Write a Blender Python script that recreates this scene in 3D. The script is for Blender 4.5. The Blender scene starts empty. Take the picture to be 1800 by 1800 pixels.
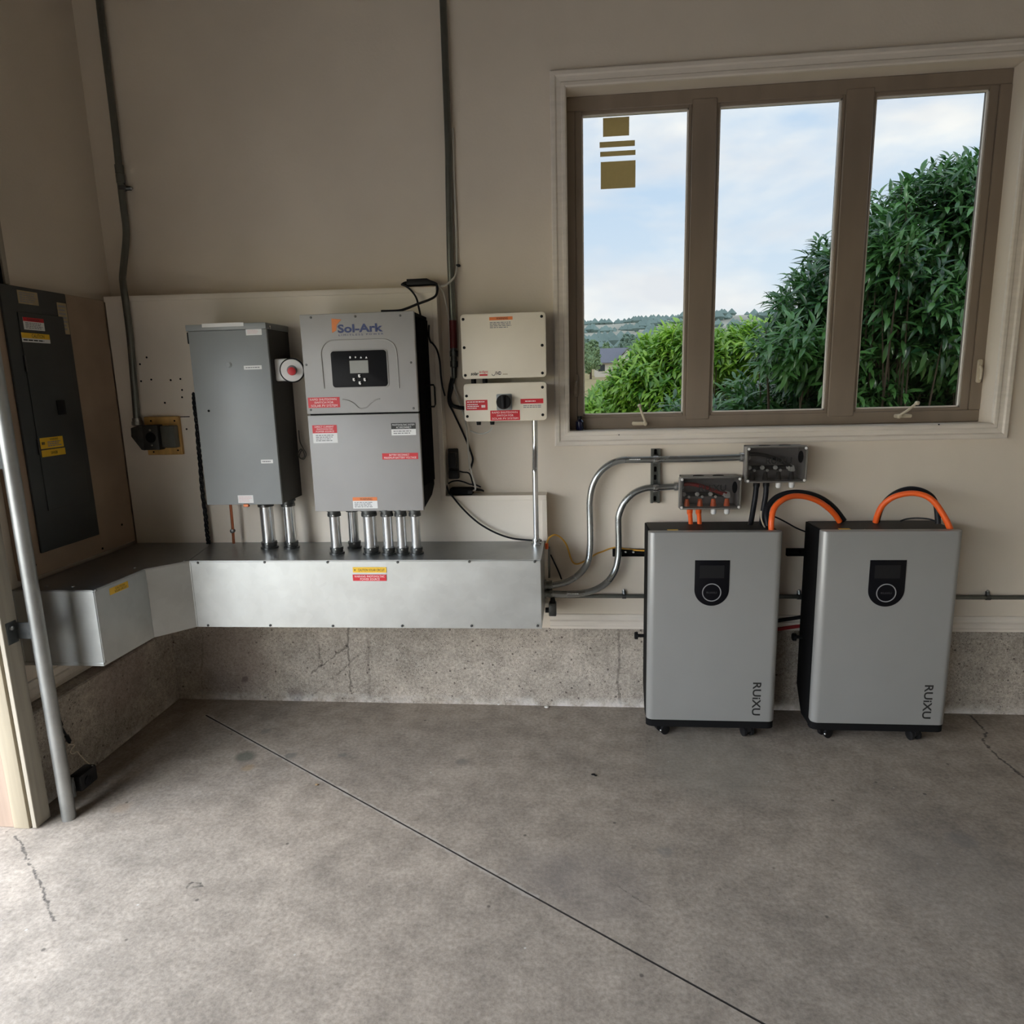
import bpy, bmesh, math, random
from mathutils import Vector, Matrix, noise
random.seed(7)
PI = math.pi
SC = bpy.context.scene
COL = SC.collection

# ---------------------------------------------------------------- camera, sky, sun, exposure
cam = bpy.data.objects.new('camera', bpy.data.cameras.new('camera'))
COL.objects.link(cam)
cam.data.sensor_width = 36.0
cam.data.lens = 24.0
cam.data.clip_end = 2000
cam.matrix_world = Matrix.Translation((0,0,1.567)) @ Matrix([[0.995349, 0.008314, 0.09597], [0.092636, 0.190617, -0.977284], [-0.026418, 0.981629, 0.18896]]).to_4x4()
SC.camera = cam
SC.view_settings.view_transform = 'Standard'
SC.view_settings.look = 'None'
SC.view_settings.gamma = 1.0
SC.view_settings.use_curve_mapping = False
SC.view_settings.exposure = 0.14
try:
    SC.cycles.max_bounces = 14
    SC.cycles.diffuse_bounces = 8
    SC.cycles.transparent_max_bounces = 16
    SC.cycles.use_denoising = True
    SC.cycles.sample_clamp_indirect = 8.0
except Exception:
    pass

SKY_STRENGTH = 11.0
def make_world():
    w = bpy.data.worlds.new('cloudy_sky'); SC.world = w; w.use_nodes = True
    nt = w.node_tree; N = nt.nodes; L = nt.links; N.clear()
    tc = N.new('ShaderNodeTexCoord')
    sep = N.new('ShaderNodeSeparateXYZ'); L.new(tc.outputs['Generated'], sep.inputs[0])
    mp = N.new('ShaderNodeMapping'); mp.inputs['Scale'].default_value = (1, 1, 2.6); L.new(tc.outputs['Generated'], mp.inputs[0])
    mp.inputs['Location'].default_value = (0.35, 0.1, 0.42)
    n1 = N.new('ShaderNodeTexNoise'); n1.inputs['Scale'].default_value = 3.2; n1.inputs['Detail'].default_value = 7; n1.inputs['Roughness'].default_value = 0.52
    n1.inputs['Distortion'].default_value = 0.25
    L.new(mp.outputs[0], n1.inputs['Vector'])
    cl = N.new('ShaderNodeValToRGB'); L.new(n1.outputs['Fac'], cl.inputs[0])
    cl.color_ramp.elements[0].position = 0.36; cl.color_ramp.elements[0].color = (0, 0, 0, 1)
    cl.color_ramp.elements[1].position = 0.56; cl.color_ramp.elements[1].color = (1, 1, 1, 1)
    n2 = N.new('ShaderNodeTexNoise'); n2.inputs['Scale'].default_value = 7; n2.inputs['Detail'].default_value = 6
    L.new(mp.outputs[0], n2.inputs['Vector'])
    white = N.new('ShaderNodeValToRGB'); L.new(n2.outputs['Fac'], white.inputs[0])
    white.color_ramp.elements[0].position = 0.35; white.color_ramp.elements[0].color = (0.82, 0.83, 0.87, 1)
    white.color_ramp.elements[1].position = 0.66; white.color_ramp.elements[1].color = (1.02, 1.0, 0.97, 1)
    blue = N.new('ShaderNodeValToRGB'); L.new(sep.outputs['Z'], blue.inputs[0])
    blue.color_ramp.elements[0].position = 0.0; blue.color_ramp.elements[0].color = (0.82, 0.88, 0.93, 1)
    blue.color_ramp.elements[1].position = 0.45; blue.color_ramp.elements[1].color = (0.36, 0.58, 0.88, 1)
    mix = N.new('ShaderNodeMix'); mix.data_type = 'RGBA'
    L.new(cl.outputs[0], mix.inputs['Factor']); L.new(blue.outputs[0], mix.inputs[6]); L.new(white.outputs[0], mix.inputs[7])
    bg = N.new('ShaderNodeBackground'); bg.inputs['Strength'].default_value = SKY_STRENGTH
    L.new(mix.outputs[2], bg.inputs['Color'])
    out = N.new('ShaderNodeOutputWorld'); L.new(bg.outputs[0], out.inputs[0])
make_world()
sun = bpy.data.objects.new('sun', bpy.data.lights.new('sun', 'SUN'))
COL.objects.link(sun)
sun.data.energy = 3.5
sun.data.angle = math.radians(3)
sun.data.color = (1.0, 0.95, 0.86)
sun.rotation_euler = Vector((-0.02, 0.62, -0.78)).to_track_quat('-Z', 'Y').to_euler()
sun.location = (0, -6, 9)

# ---------------------------------------------------------------- materials
def nd(nt, t, **kw):
    n = nt.nodes.new(t)
    for k, v in kw.items():
        setattr(n, k, v)
    return n
def M(name, col, rough=0.5, metal=0.0, var=0.0, vscale=6.0, bump=0.0, bscale=60.0, spec=0.5, trans=0.0, stretch=None):
    m = bpy.data.materials.new(name); m.use_nodes = True
    nt = m.node_tree; b = nt.nodes['Principled BSDF']
    b.inputs['Base Color'].default_value = (*col, 1); b.inputs['Roughness'].default_value = rough
    b.inputs['Metallic'].default_value = metal
    b.inputs['Specular IOR Level'].default_value = spec
    tc = nd(nt, 'ShaderNodeTexCoord')
    src = tc.outputs['Object']
    if stretch:
        mp = nd(nt, 'ShaderNodeMapping'); mp.inputs['Scale'].default_value = stretch
        nt.links.new(src, mp.inputs[0]); src = mp.outputs[0]
    n = nd(nt, 'ShaderNodeTexNoise'); n.inputs['Scale'].default_value = vscale; n.inputs['Detail'].default_value = 5
    nt.links.new(src, n.inputs['Vector'])
    r = nd(nt, 'ShaderNodeValToRGB'); nt.links.new(n.outputs['Fac'], r.inputs[0])
    v = max(var, 0.02)
    r.color_ramp.elements[0].position = 0.3; r.color_ramp.elements[1].position = 0.7
    r.color_ramp.elements[0].color = (*[c * (1 - v) for c in col], 1)
    r.color_ramp.elements[1].color = (*[min(1, c * (1 + v)) for c in col], 1)
    nt.links.new(r.outputs[0], b.inputs['Base Color'])
    if bump:
        n2 = nd(nt, 'ShaderNodeTexNoise'); n2.inputs['Scale'].default_value = bscale; n2.inputs['Detail'].default_value = 3
        nt.links.new(src, n2.inputs['Vector'])
        bp = nd(nt, 'ShaderNodeBump'); bp.inputs['Strength'].default_value = bump; bp.inputs['Distance'].default_value = 0.004
        nt.links.new(n2.outputs['Fac'], bp.inputs['Height']); nt.links.new(bp.outputs[0], b.inputs['Normal'])
    if trans:
        b.inputs['Transmission Weight'].default_value = trans
    return m
def galv(name, col, rough=0.34, scale=38, amount=0.16):
    m = bpy.data.materials.new(name); m.use_nodes = True
    nt = m.node_tree; b = nt.nodes['Principled BSDF']
    b.inputs['Metallic'].default_value = 0.9
    tc = nd(nt, 'ShaderNodeTexCoord')
    vo = nd(nt, 'ShaderNodeTexVoronoi'); vo.inputs['Scale'].default_value = scale
    nt.links.new(tc.outputs['Object'], vo.inputs['Vector'])
    no = nd(nt, 'ShaderNodeTexNoise'); no.inputs['Scale'].default_value = 7; no.inputs['Detail'].default_value = 6
    nt.links.new(tc.outputs['Object'], no.inputs['Vector'])
    mx = nd(nt, 'ShaderNodeMix'); mx.data_type = 'FLOAT'; mx.inputs[0].default_value = 0.84
    nt.links.new(vo.outputs['Color'], mx.inputs[2]); nt.links.new(no.outputs['Fac'], mx.inputs[3])
    r = nd(nt, 'ShaderNodeValToRGB'); nt.links.new(mx.outputs[0], r.inputs[0])
    r.color_ramp.elements[0].position = 0.25; r.color_ramp.elements[1].position = 0.75
    r.color_ramp.elements[0].color = (*[c * (1 - amount) for c in col], 1)
    r.color_ramp.elements[1].color = (*[min(1, c * (1 + amount)) for c in col], 1)
    nt.links.new(r.outputs[0], b.inputs['Base Color'])
    mr = nd(nt, 'ShaderNodeMapRange'); mr.inputs[3].default_value = rough - 0.08; mr.inputs[4].default_value = rough + 0.12
    nt.links.new(no.outputs['Fac'], mr.inputs[0]); nt.links.new(mr.outputs[0], b.inputs['Roughness'])
    return m
def line_dist(nt, vec, a, b2):
    """distance of the shaded point from the segment a-b (vectors in object space)"""
    L = nt.links
    def vm(op, x, y=None):
        n = nd(nt, 'ShaderNodeVectorMath', operation=op)
        for i, q in enumerate((x, y)):
            if q is None: continue
            if isinstance(q, (tuple, Vector)): n.inputs[i].default_value = q
            else: L.new(q, n.inputs[i])
        return n
    a = Vector(a); d = Vector(b2) - a
    pa = vm('SUBTRACT', vec, tuple(a)).outputs[0]
    t = vm('DOT_PRODUCT', pa, tuple(d)).outputs['Value']
    mt = nd(nt, 'ShaderNodeMath', operation='MULTIPLY', use_clamp=True); L.new(t, mt.inputs[0]); mt.inputs[1].default_value = 1 / d.length_squared
    sc = nd(nt, 'ShaderNodeVectorMath', operation='SCALE'); sc.inputs[0].default_value = tuple(d); L.new(mt.outputs[0], sc.inputs['Scale'])
    return vm('LENGTH', vm('SUBTRACT', pa, sc.outputs[0]).outputs[0]).outputs['Value']
def concrete(name, base, cracks=(), spots=(), pale=(), speck=0.0, bands=(), rough=0.85, blotch=0.16, dark=(0.05, 0.045, 0.04)):
    """concrete in world coordinates: cracks = [(polyline, width)], spots = [(centre, radius, colour, strength)]"""
    m = bpy.data.materials.new(name); m.use_nodes = True
    nt = m.node_tree; L = nt.links; b = nt.nodes['Principled BSDF']
    b.inputs['Roughness'].default_value = rough; b.inputs['Specular IOR Level'].default_value = 0.3
    geo = nd(nt, 'ShaderNodeNewGeometry'); pos = geo.outputs['Position']
    def no(scale, det=6, rg=0.6, dist=0.0):
        n = nd(nt, 'ShaderNodeTexNoise'); n.inputs['Scale'].default_value = scale; n.inputs['Detail'].default_value = det
        n.inputs['Roughness'].default_value = rg; n.inputs['Distortion'].default_value = dist; L.new(pos, n.inputs['Vector']); return n
    big = no(1.6, 5, 0.62, 0.6); mid = no(9, 6, 0.65); fine = no(70, 4, 0.7)
    r = nd(nt, 'ShaderNodeValToRGB'); L.new(big.outputs['Fac'], r.inputs[0])
    r.color_ramp.elements[0].position = 0.32; r.color_ramp.elements[1].position = 0.68
    r.color_ramp.elements[0].color = (*[c * (1 - blotch) for c in base], 1)
    r.color_ramp.elements[1].color = (*[c * (1 + blotch) for c in base], 1)
    cur = r.outputs[0]
    def mixc(fac, colr, bl='MIX'):
        nonlocal cur
        x = nd(nt, 'ShaderNodeMix', data_type='RGBA', blend_type=bl)
        if isinstance(fac, float): x.inputs[0].default_value = fac
        else: L.new(fac, x.inputs[0])
        L.new(cur, x.inputs[6])
        if isinstance(colr, tuple): x.inputs[7].default_value = (*colr, 1)
        else: L.new(colr, x.inputs[7])
        cur = x.outputs[2]
    rm = nd(nt, 'ShaderNodeValToRGB'); L.new(mid.outputs['Fac'], rm.inputs[0])
    rm.color_ramp.elements[0].position = 0.35; rm.color_ramp.elements[0].color = (0.78, 0.77, 0.76, 1)
    rm.color_ramp.elements[1].position = 0.62; rm.color_ramp.elements[1].color = (1.08, 1.07, 1.06, 1)
    mixc(1.0, rm.outputs[0], 'MULTIPLY')
    rf = nd(nt, 'ShaderNodeValToRGB'); L.new(fine.outputs['Fac'], rf.inputs[0])
    q_ = 0.62 if speck else 0.74
    rf.color_ramp.elements[0].position = 0.3; rf.color_ramp.elements[0].color = (q_, q_, q_, 1)
    rf.color_ramp.elements[1].position = 0.65; rf.color_ramp.elements[1].color = (1.2, 1.2, 1.2, 1)
    mixc(1.0, rf.outputs[0], 'MULTIPLY')
    def ramp(val, lo, hi, inv=True):
        x = nd(nt, 'ShaderNodeMapRange'); x.clamp = True; L.new(val, x.inputs[0])
        x.inputs[1].default_value = lo; x.inputs[2].default_value = hi
        x.inputs[3].default_value = 1.0 if inv else 0.0; x.inputs[4].default_value = 0.0 if inv else 1.0
        return x.outputs[0]
    def mul(a, k):
        x = nd(nt, 'ShaderNodeMath', operation='MULTIPLY'); L.new(a, x.inputs[0])
        if isinstance(k, float): x.inputs[1].default_value = k
        else: L.new(k, x.inputs[1])
        return x.outputs[0]
    if speck:
        vo = nd(nt, 'ShaderNodeTexVoronoi'); vo.inputs['Scale'].default_value = 105; L.new(pos, vo.inputs['Vector'])
        pit = ramp(vo.outputs['Distance'], 0.16, 0.26)
        gate = ramp(no(24, 3).outputs['Fac'], 0.42, 0.52, False)
        mixc(mul(mul(pit, gate), speck), (0.05, 0.04, 0.035))
        vo2 = nd(nt, 'ShaderNodeTexVoronoi'); vo2.inputs['Scale'].default_value = 130; L.new(pos, vo2.inputs['Vector'])
        mixc(mul(ramp(vo2.outputs['Distance'], 0.2, 0.34), 0.5 * speck), (0.62, 0.57, 0.5))
        vo3 = nd(nt, 'ShaderNodeTexVoronoi'); vo3.inputs['Scale'].default_value = 22; L.new(pos, vo3.inputs['Vector'])
        mixc(mul(ramp(vo3.outputs['Distance'], 0.08, 0.14), 0.9 * speck), (0.06, 0.045, 0.04))
    else:
        vo = nd(nt, 'ShaderNodeTexVoronoi'); vo.inputs['Scale'].default_value = 7; L.new(pos, vo.inputs['Vector'])
        mixc(mul(ramp(vo.outputs['Distance'], 0.03, 0.055), 0.75), (0.07, 0.06, 0.05))
        vo = nd(nt, 'ShaderNodeTexVoronoi'); vo.inputs['Scale'].default_value = 17; L.new(pos, vo.inputs['Vector'])
        mixc(mul(ramp(vo.outputs['Distance'], 0.03, 0.06), 0.5), (0.10, 0.085, 0.07))
        vo = nd(nt, 'ShaderNodeTexVoronoi'); vo.inputs['Scale'].default_value = 9; L.new(pos, vo.inputs['Vector'])
        vo.inputs['Randomness'].default_value = 0.9
        mixc(mul(ramp(vo.outputs['Distance'], 0.025, 0.04), 0.5), (0.62, 0.6, 0.56))
    wob = no(26, 3, 0.6)
    off = nd(nt, 'ShaderNodeVectorMath', operation='MULTIPLY_ADD'); L.new(wob.outputs['Color'], off.inputs[0])
    off.inputs[1].default_value = (0.035, 0.035, 0.035); L.new(pos, off.inputs[2])
    off2 = nd(nt, 'ShaderNodeVectorMath', operation='SUBTRACT'); L.new(off.outputs[0], off2.inputs[0]); off2.inputs[1].default_value = (0.0175, 0.0175, 0.0175)
    wv = off2.outputs[0]
    for c, rad, colr, k in spots:
        dn = nd(nt, 'ShaderNodeVectorMath', operation='DISTANCE'); L.new(wv, dn.inputs[0]); dn.inputs[1].default_value = c
        mixc(mul(ramp(dn.outputs['Value'], rad * 0.55, rad * 1.1), float(k)), colr)
    for poly, wdt, k in cracks:
        for p, q in zip(poly[:-1], poly[1:]):
            dd = line_dist(nt, wv, p, q)
            mixc(mul(ramp(dd, wdt * 0.4, wdt), float(k)), dark)
    for poly, wdt, k in pale:
        for p, q in zip(poly[:-1], poly[1:]):
            mixc(mul(ramp(line_dist(nt, wv, p, q), wdt * 0.5, wdt), float(k)), (0.50, 0.46, 0.41))
    for axis, lo, hi, colr, k, sc in bands:
        sp = nd(nt, 'ShaderNodeSeparateXYZ'); L.new(wv, sp.inputs[0])
        mk = mul(ramp(sp.outputs[axis], lo, hi), ramp(no(sc, 5, 0.7).outputs['Fac'], 0.42, 0.6, False))
        mixc(mul(mk, float(k)), colr)
    L.new(cur, b.inputs['Base Color'])
    bp = nd(nt, 'ShaderNodeBump'); bp.inputs['Strength'].default_value = 0.25 if not speck else 0.6; bp.inputs['Distance'].default_value = 0.004
    L.new(fine.outputs['Fac'], bp.inputs['Height']); L.new(bp.outputs[0], b.inputs['Normal'])
    return m

WALL = M('wall_paint', (0.70, 0.625, 0.525), 0.75, var=0.05, vscale=2.2, bump=0.15, bscale=90)
BOARD = M('board_paint', (0.80, 0.735, 0.64), 0.6, var=0.05, vscale=3, bump=0.1, bscale=60)
TRIM = M('trim_paint', (0.72, 0.66, 0.58), 0.5, var=0.06, vscale=8, stretch=(1, 6, 6))
BROWN = M('bare_hardboard', (0.36, 0.265, 0.19), 0.7, var=0.12, vscale=5)
PANEL = M('dark_grey_enamel', (0.045, 0.050, 0.050), 0.45, var=0.08)
GALV = galv('galvanised_sheet', (0.53, 0.545, 0.535), 0.37, 30, 0.10)
GALV_SHADED = galv('shade_toned_galvanised', (0.34, 0.35, 0.345), 0.36, 38, 0.12)  # same galvanised sheet, darkened to carry the shade on the wireway top
TRACKZ = galv('track_zinc', (0.38, 0.39, 0.38), 0.4, 50, 0.12)
EMT = galv('conduit_zinc', (0.42, 0.44, 0.44), 0.25, 60, 0.08)
EMT_OLD = galv('weathered_zinc', (0.19, 0.20, 0.185), 0.34, 60, 0.15)
NICK = galv('bright_zinc', (0.70, 0.72, 0.73), 0.15, 80, 0.06)
STEEL = M('screw_steel', (0.35, 0.35, 0.34), 0.3, 0.9)
DKMET = M('dark_cast_metal', (0.10, 0.105, 0.105), 0.35, 0.8, var=0.2, vscale=40)
GREYBOX = M('grey_enamel', (0.295, 0.315, 0.318), 0.42, var=0.05, vscale=5)
GREYSIDE = M('dark_grey_and_side_shade', (0.03, 0.03, 0.028), 0.5)  # shade on the grey cabinet's side is put into this dark colour
INVG = M('inverter_grey', (0.365, 0.36, 0.352), 0.45, var=0.03, vscale=9)
BLACK = M('black_plastic', (0.010, 0.010, 0.011), 0.5, spec=0.2)
BLACKM = M('matt_black', (0.007, 0.007, 0.0075), 0.8, spec=0.1)
GLOSSB = M('gloss_black', (0.005, 0.005, 0.007), 0.3, spec=0.15)
LCD = M('lcd_grey', (0.235, 0.24, 0.23), 0.3)
SCREEN = M('dark_screen', (0.014, 0.014, 0.015), 0.35, spec=0.2)
CREAM = M('cream_enamel', (0.80, 0.735, 0.61), 0.4, var=0.03, vscale=6)
WHITE = M('white_plastic', (0.78, 0.78, 0.77), 0.4)
PAPER = M('label_white', (0.80, 0.80, 0.79), 0.5)
RED = M('label_red', (0.60, 0.012, 0.025), 0.45)
REDTXT = M('label_pinkish_white', (0.95, 0.80, 0.80), 0.5)
ORANGE = M('label_orange', (0.80, 0.22, 0.06), 0.5)
YELLOW = M('label_yellow', (0.85, 0.52, 0.03), 0.5)
INK = M('black_ink', (0.012, 0.012, 0.012), 0.5)
GREYINK = M('grey_ink', (0.25, 0.25, 0.26), 0.5)
WINK = M('white_ink', (0.85, 0.85, 0.84), 0.5)
NAVY = M('navy_ink', (0.012, 0.03, 0.14), 0.4)
LOGO_O = M('logo_orange', (0.70, 0.19, 0.03), 0.4)
PINK = M('label_pink', (0.80, 0.62, 0.62), 0.5)
KRAFT = M('aged_paper', (0.42, 0.33, 0.20), 0.7, var=0.12, vscale=30)
TAPE = M('masking_tape', (0.60, 0.50, 0.29), 0.7, var=0.10, vscale=60)
_nt = TAPE.node_tree; _tl = nd(_nt, 'ShaderNodeBsdfTranslucent'); _tl.inputs[0].default_value = (0.62, 0.52, 0.30, 1); _ms = nd(_nt, 'ShaderNodeMixShader'); _ms.inputs[0].default_value = 0.7
_nt.links.new(_nt.nodes['Principled BSDF'].outputs[0], _ms.inputs[1]); _nt.links.new(_tl.outputs[0], _ms.inputs[2]); _nt.links.new(_ms.outputs[0], _nt.nodes['Material Output'].inputs[0])
YWOOD = M('varnished_plywood', (0.62, 0.37, 0.115), 0.5, var=0.22, vscale=6, stretch=(8, 8, 1))
COPPER = M('bare_copper', (0.45, 0.15, 0.07), 0.35, 0.7)
MAROON = M('maroon_sleeve', (0.12, 0.014, 0.016), 0.5)
CABLE_W = M('white_cable', (0.55, 0.53, 0.48), 0.45)
CABLE_G = M('grey_cable', (0.16, 0.15, 0.13), 0.5)
CABLE_B = M('black_cable', (0.009, 0.010, 0.013), 0.45, spec=0.25)
CABLE_O = M('orange_cable', (0.85, 0.125, 0.018), 0.4)
CABLE_Y = M('yellow_cable', (0.62, 0.33, 0.04), 0.45)
CABLE_R = M('red_cable', (0.30, 0.012, 0.014), 0.45)
SILVER = M('silver_panel', (0.30, 0.30, 0.29), 0.38, 0.2, var=0.02)
WINF = M('window_taupe', (0.235, 0.185, 0.14), 0.5, var=0.08, vscale=3, stretch=(4, 4, 1))
BEAD = M('glazing_bead', (0.72, 0.68, 0.62), 0.5)
HARD = M('window_hardware', (0.55, 0.48, 0.36), 0.4)
BOTTLE = M('dark_blue_glass', (0.006, 0.008, 0.035), 0.12)
WOODP = M('jamb_wood', (0.36, 0.265, 0.20), 0.6, var=0.12, vscale=4, stretch=(14, 14, 0.6))
WOODB = M('jamb_beige', (0.38, 0.325, 0.235), 0.6, var=0.1, vscale=4, stretch=(14, 14, 0.6))
WOODG = M('jamb_grey', (0.36, 0.32, 0.255), 0.65, var=0.14, vscale=4, stretch=(14, 14, 0.6))
WIRE = M('pale_wire', (0.72, 0.64, 0.52), 0.5)
LEAFDRY = M('dry_leaf', (0.30, 0.20, 0.11), 0.8, var=0.2, vscale=40)
FLAKE = M('white_flake', (0.72, 0.70, 0.66), 0.8)

# ---------------------------------------------------------------- helpers
def world_of(o):
    m = o.matrix_basis.copy()
    if o.parent:
        m = world_of(o.parent) @ o.matrix_parent_inverse @ m
    return m
def tag(o, label=None, cat=None, group=None, kind=None):
    if label: o['label'] = label
    if cat: o['category'] = cat
    if group: o['group'] = group
    if kind: o['kind'] = kind
    return o
def attach(o, parent):
    if parent is not None:
        o.parent = parent
        o.matrix_parent_inverse = world_of(parent).inverted()
def thing(name, loc, label, cat, group=None, kind=None):
    o = bpy.data.objects.new(name, None); COL.objects.link(o)
    o.empty_display_size = 0.05
    o.location = loc
    return tag(o, label, cat, group, kind)
class MB:
    """collects shapes (in world coordinates) into one mesh"""
    def __init__(s): s.bm = bmesh.new()
    def _add(s, verts, faces):
        vs = [s.bm.verts.new(v) for v in verts]
        out = []
        for f in faces:
            try: out.append(s.bm.faces.new([vs[i] for i in f]))
            except ValueError: pass
        return vs, out
    def box(s, x0, x1, y0, y1, z0, z1, bev=0.0, seg=2):
        x0, x1 = min(x0, x1), max(x0, x1); y0, y1 = min(y0, y1), max(y0, y1); z0, z1 = min(z0, z1), max(z0, z1)
        v = [(x, y, z) for z in (z0, z1) for y in (y0, y1) for x in (x0, x1)]
        vs, fs = s._add(v, [(0, 2, 3, 1), (4, 5, 7, 6), (0, 1, 5, 4), (2, 6, 7, 3), (0, 4, 6, 2), (1, 3, 7, 5)])
        if bev:
            es = list({e for f in fs for e in f.edges})
            bmesh.ops.bevel(s.bm, geom=es, offset=bev, segments=seg, affect='EDGES', profile=0.5)
        return s
    def prism(s, poly, d0, d1, axis='y', bev=0.0):
        """poly: 2-D outline in the two other axes, extruded along axis"""
        def p3(a, b, d):
            return (a, d, b) if axis == 'y' else ((d, a, b) if axis == 'x' else (a, b, d))
        n = len(poly)
        vs, fs = s._add([p3(a, b, d0) for a, b in poly] + [p3(a, b, d1) for a, b in poly],
                        [tuple(range(n)), tuple(range(2 * n - 1, n - 1, -1))] + [(i, i + n, (i + 1) % n + n, (i + 1) % n) for i in range(n)])
        bmesh.ops.recalc_face_normals(s.bm, faces=fs)
        if bev:
            es = [e for e in fs[0].edges] + [e for e in fs[1].edges]
            bmesh.ops.bevel(s.bm, geom=list(set(es)), offset=bev, segments=2, affect='EDGES', profile=0.5)
        return s
    def cyl(s, p, q, r, seg=16, r2=None, caps=True):
        p, q = Vector(p), Vector(q); d = (q - p).normalized()
        a = d.orthogonal().normalized(); b = d.cross(a)
        r2 = r if r2 is None else r2
        ring = lambda c, rr: [c + (a * math.cos(t) + b * math.sin(t)) * rr for t in [2 * PI * i / seg for i in range(seg)]]
        f = [(i, (i + 1) % seg, (i + 1) % seg + seg, i + seg) for i in range(seg)]
        if caps: f += [tuple(range(seg - 1, -1, -1)), tuple(range(seg, 2 * seg))]
        s._add(ring(p, r) + ring(q, r2), f)
        return s
    def lathe(s, p, axis, prof, seg=20):
        """prof: (distance along axis, radius) pairs"""
        p = Vector(p); d = Vector(axis).normalized(); a = d.orthogonal().normalized(); b = d.cross(a)
        vs = []; f = []
        for t, r in prof:
            vs += [p + d * t + (a * math.cos(2 * PI * i / seg) + b * math.sin(2 * PI * i / seg)) * r for i in range(seg)]
        for k in range(len(prof) - 1):
            f += [(k * seg + i, k * seg + (i + 1) % seg, (k + 1) * seg + (i + 1) % seg, (k + 1) * seg + i) for i in range(seg)]
        f += [tuple(range(seg - 1, -1, -1)), tuple(range((len(prof) - 1) * seg, len(prof) * seg))]
        s._add(vs, f)
        return s
    def tube(s, path, r, seg=10, smooth=True, sub=6):
        pts = [Vector(p) for p in path]
        if smooth and len(pts) > 2: pts = spline(pts, sub)
        n = len(pts); vs = []; a = None
        for i, p in enumerate(pts):
            d = (pts[min(i + 1, n - 1)] - pts[max(i - 1, 0)]).normalized()
            if a is None: a = d.orthogonal().normalized()
            a = (a - d * a.dot(d)).normalized(); b = d.cross(a)
            rr = r(i / (n - 1)) if callable(r) else r
            vs += [p + (a * math.cos(2 * PI * k / seg) + b * math.sin(2 * PI * k / seg)) * rr for k in range(seg)]
        f = [(i * seg + k, i * seg + (k + 1) % seg, (i + 1) * seg + (k + 1) % seg, (i + 1) * seg + k) for i in range(n - 1) for k in range(seg)]
        f += [tuple(range(seg - 1, -1, -1)), tuple(range((n - 1) * seg, n * seg))]
        s._add(vs, f)
        return s
    def build(s, name, mat, parent=None, smooth=True, angle=38, origin=None):
        bm = s.bm
        bmesh.ops.recalc_face_normals(bm, faces=bm.faces)
        me = bpy.data.meshes.new(name)
        if bm.verts:
            xs = [v.co for v in bm.verts]
            lo = Vector(map(min, zip(*xs))); hi = Vector(map(max, zip(*xs)))
            c = Vector(origin) if origin else (lo + hi) / 2
            if not origin and parent is None: c.z = lo.z
            for v in bm.verts: v.co -= c
        else: c = Vector()
        bm.to_mesh(me); bm.free()
        if smooth:
            me.polygons.foreach_set('use_smooth', [True] * len(me.polygons))
            me.set_sharp_from_angle(angle=math.radians(angle))
        o = bpy.data.objects.new(name, me); COL.objects.link(o)
        o.location = c
        if mat: me.materials.append(mat)
        attach(o, parent)
        return o
def spline(pts, sub=6):
    out = []
    n = len(pts)
    for i in range(n - 1):
        p0 = pts[max(i - 1, 0)]; p1 = pts[i]; p2 = pts[i + 1]; p3 = pts[min(i + 2, n - 1)]
        for k in range(sub):
            t = k / sub; t2 = t * t; t3 = t2 * t
            out.append(0.5 * (2 * p1 + (p2 - p0) * t + (2 * p0 - 5 * p1 + 4 * p2 - p3) * t2 + (3 * p1 - p0 - 3 * p2 + p3) * t3))
    out.append(pts[-1])
    return out
def struct(o): o['kind'] = 'structure'; return o
def rrect(x0, x1, z0, z1, r, n=6):
    out = []
    for cx, cz, a0 in ((x1 - r, z1 - r, 0), (x0 + r, z1 - r, 90), (x0 + r, z0 + r, 180), (x1 - r, z0 + r, 270)):
        for i in range(n + 1):
            a = math.radians(a0 + 90 * i / n); out.append((cx + r * math.cos(a), cz + r * math.sin(a)))
    return out
def kids(o): return [c for c in bpy.data.objects if c.parent == o]
def copy_tree(o, parent=None, allo=None):
    allo = allo if allo is not None else list(bpy.data.objects)
    c = o.copy(); COL.objects.link(c)
    if parent is not None: c.parent = parent
    for ch in allo:
        if ch.parent == o: copy_tree(ch, c, allo)
    return c
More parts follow.
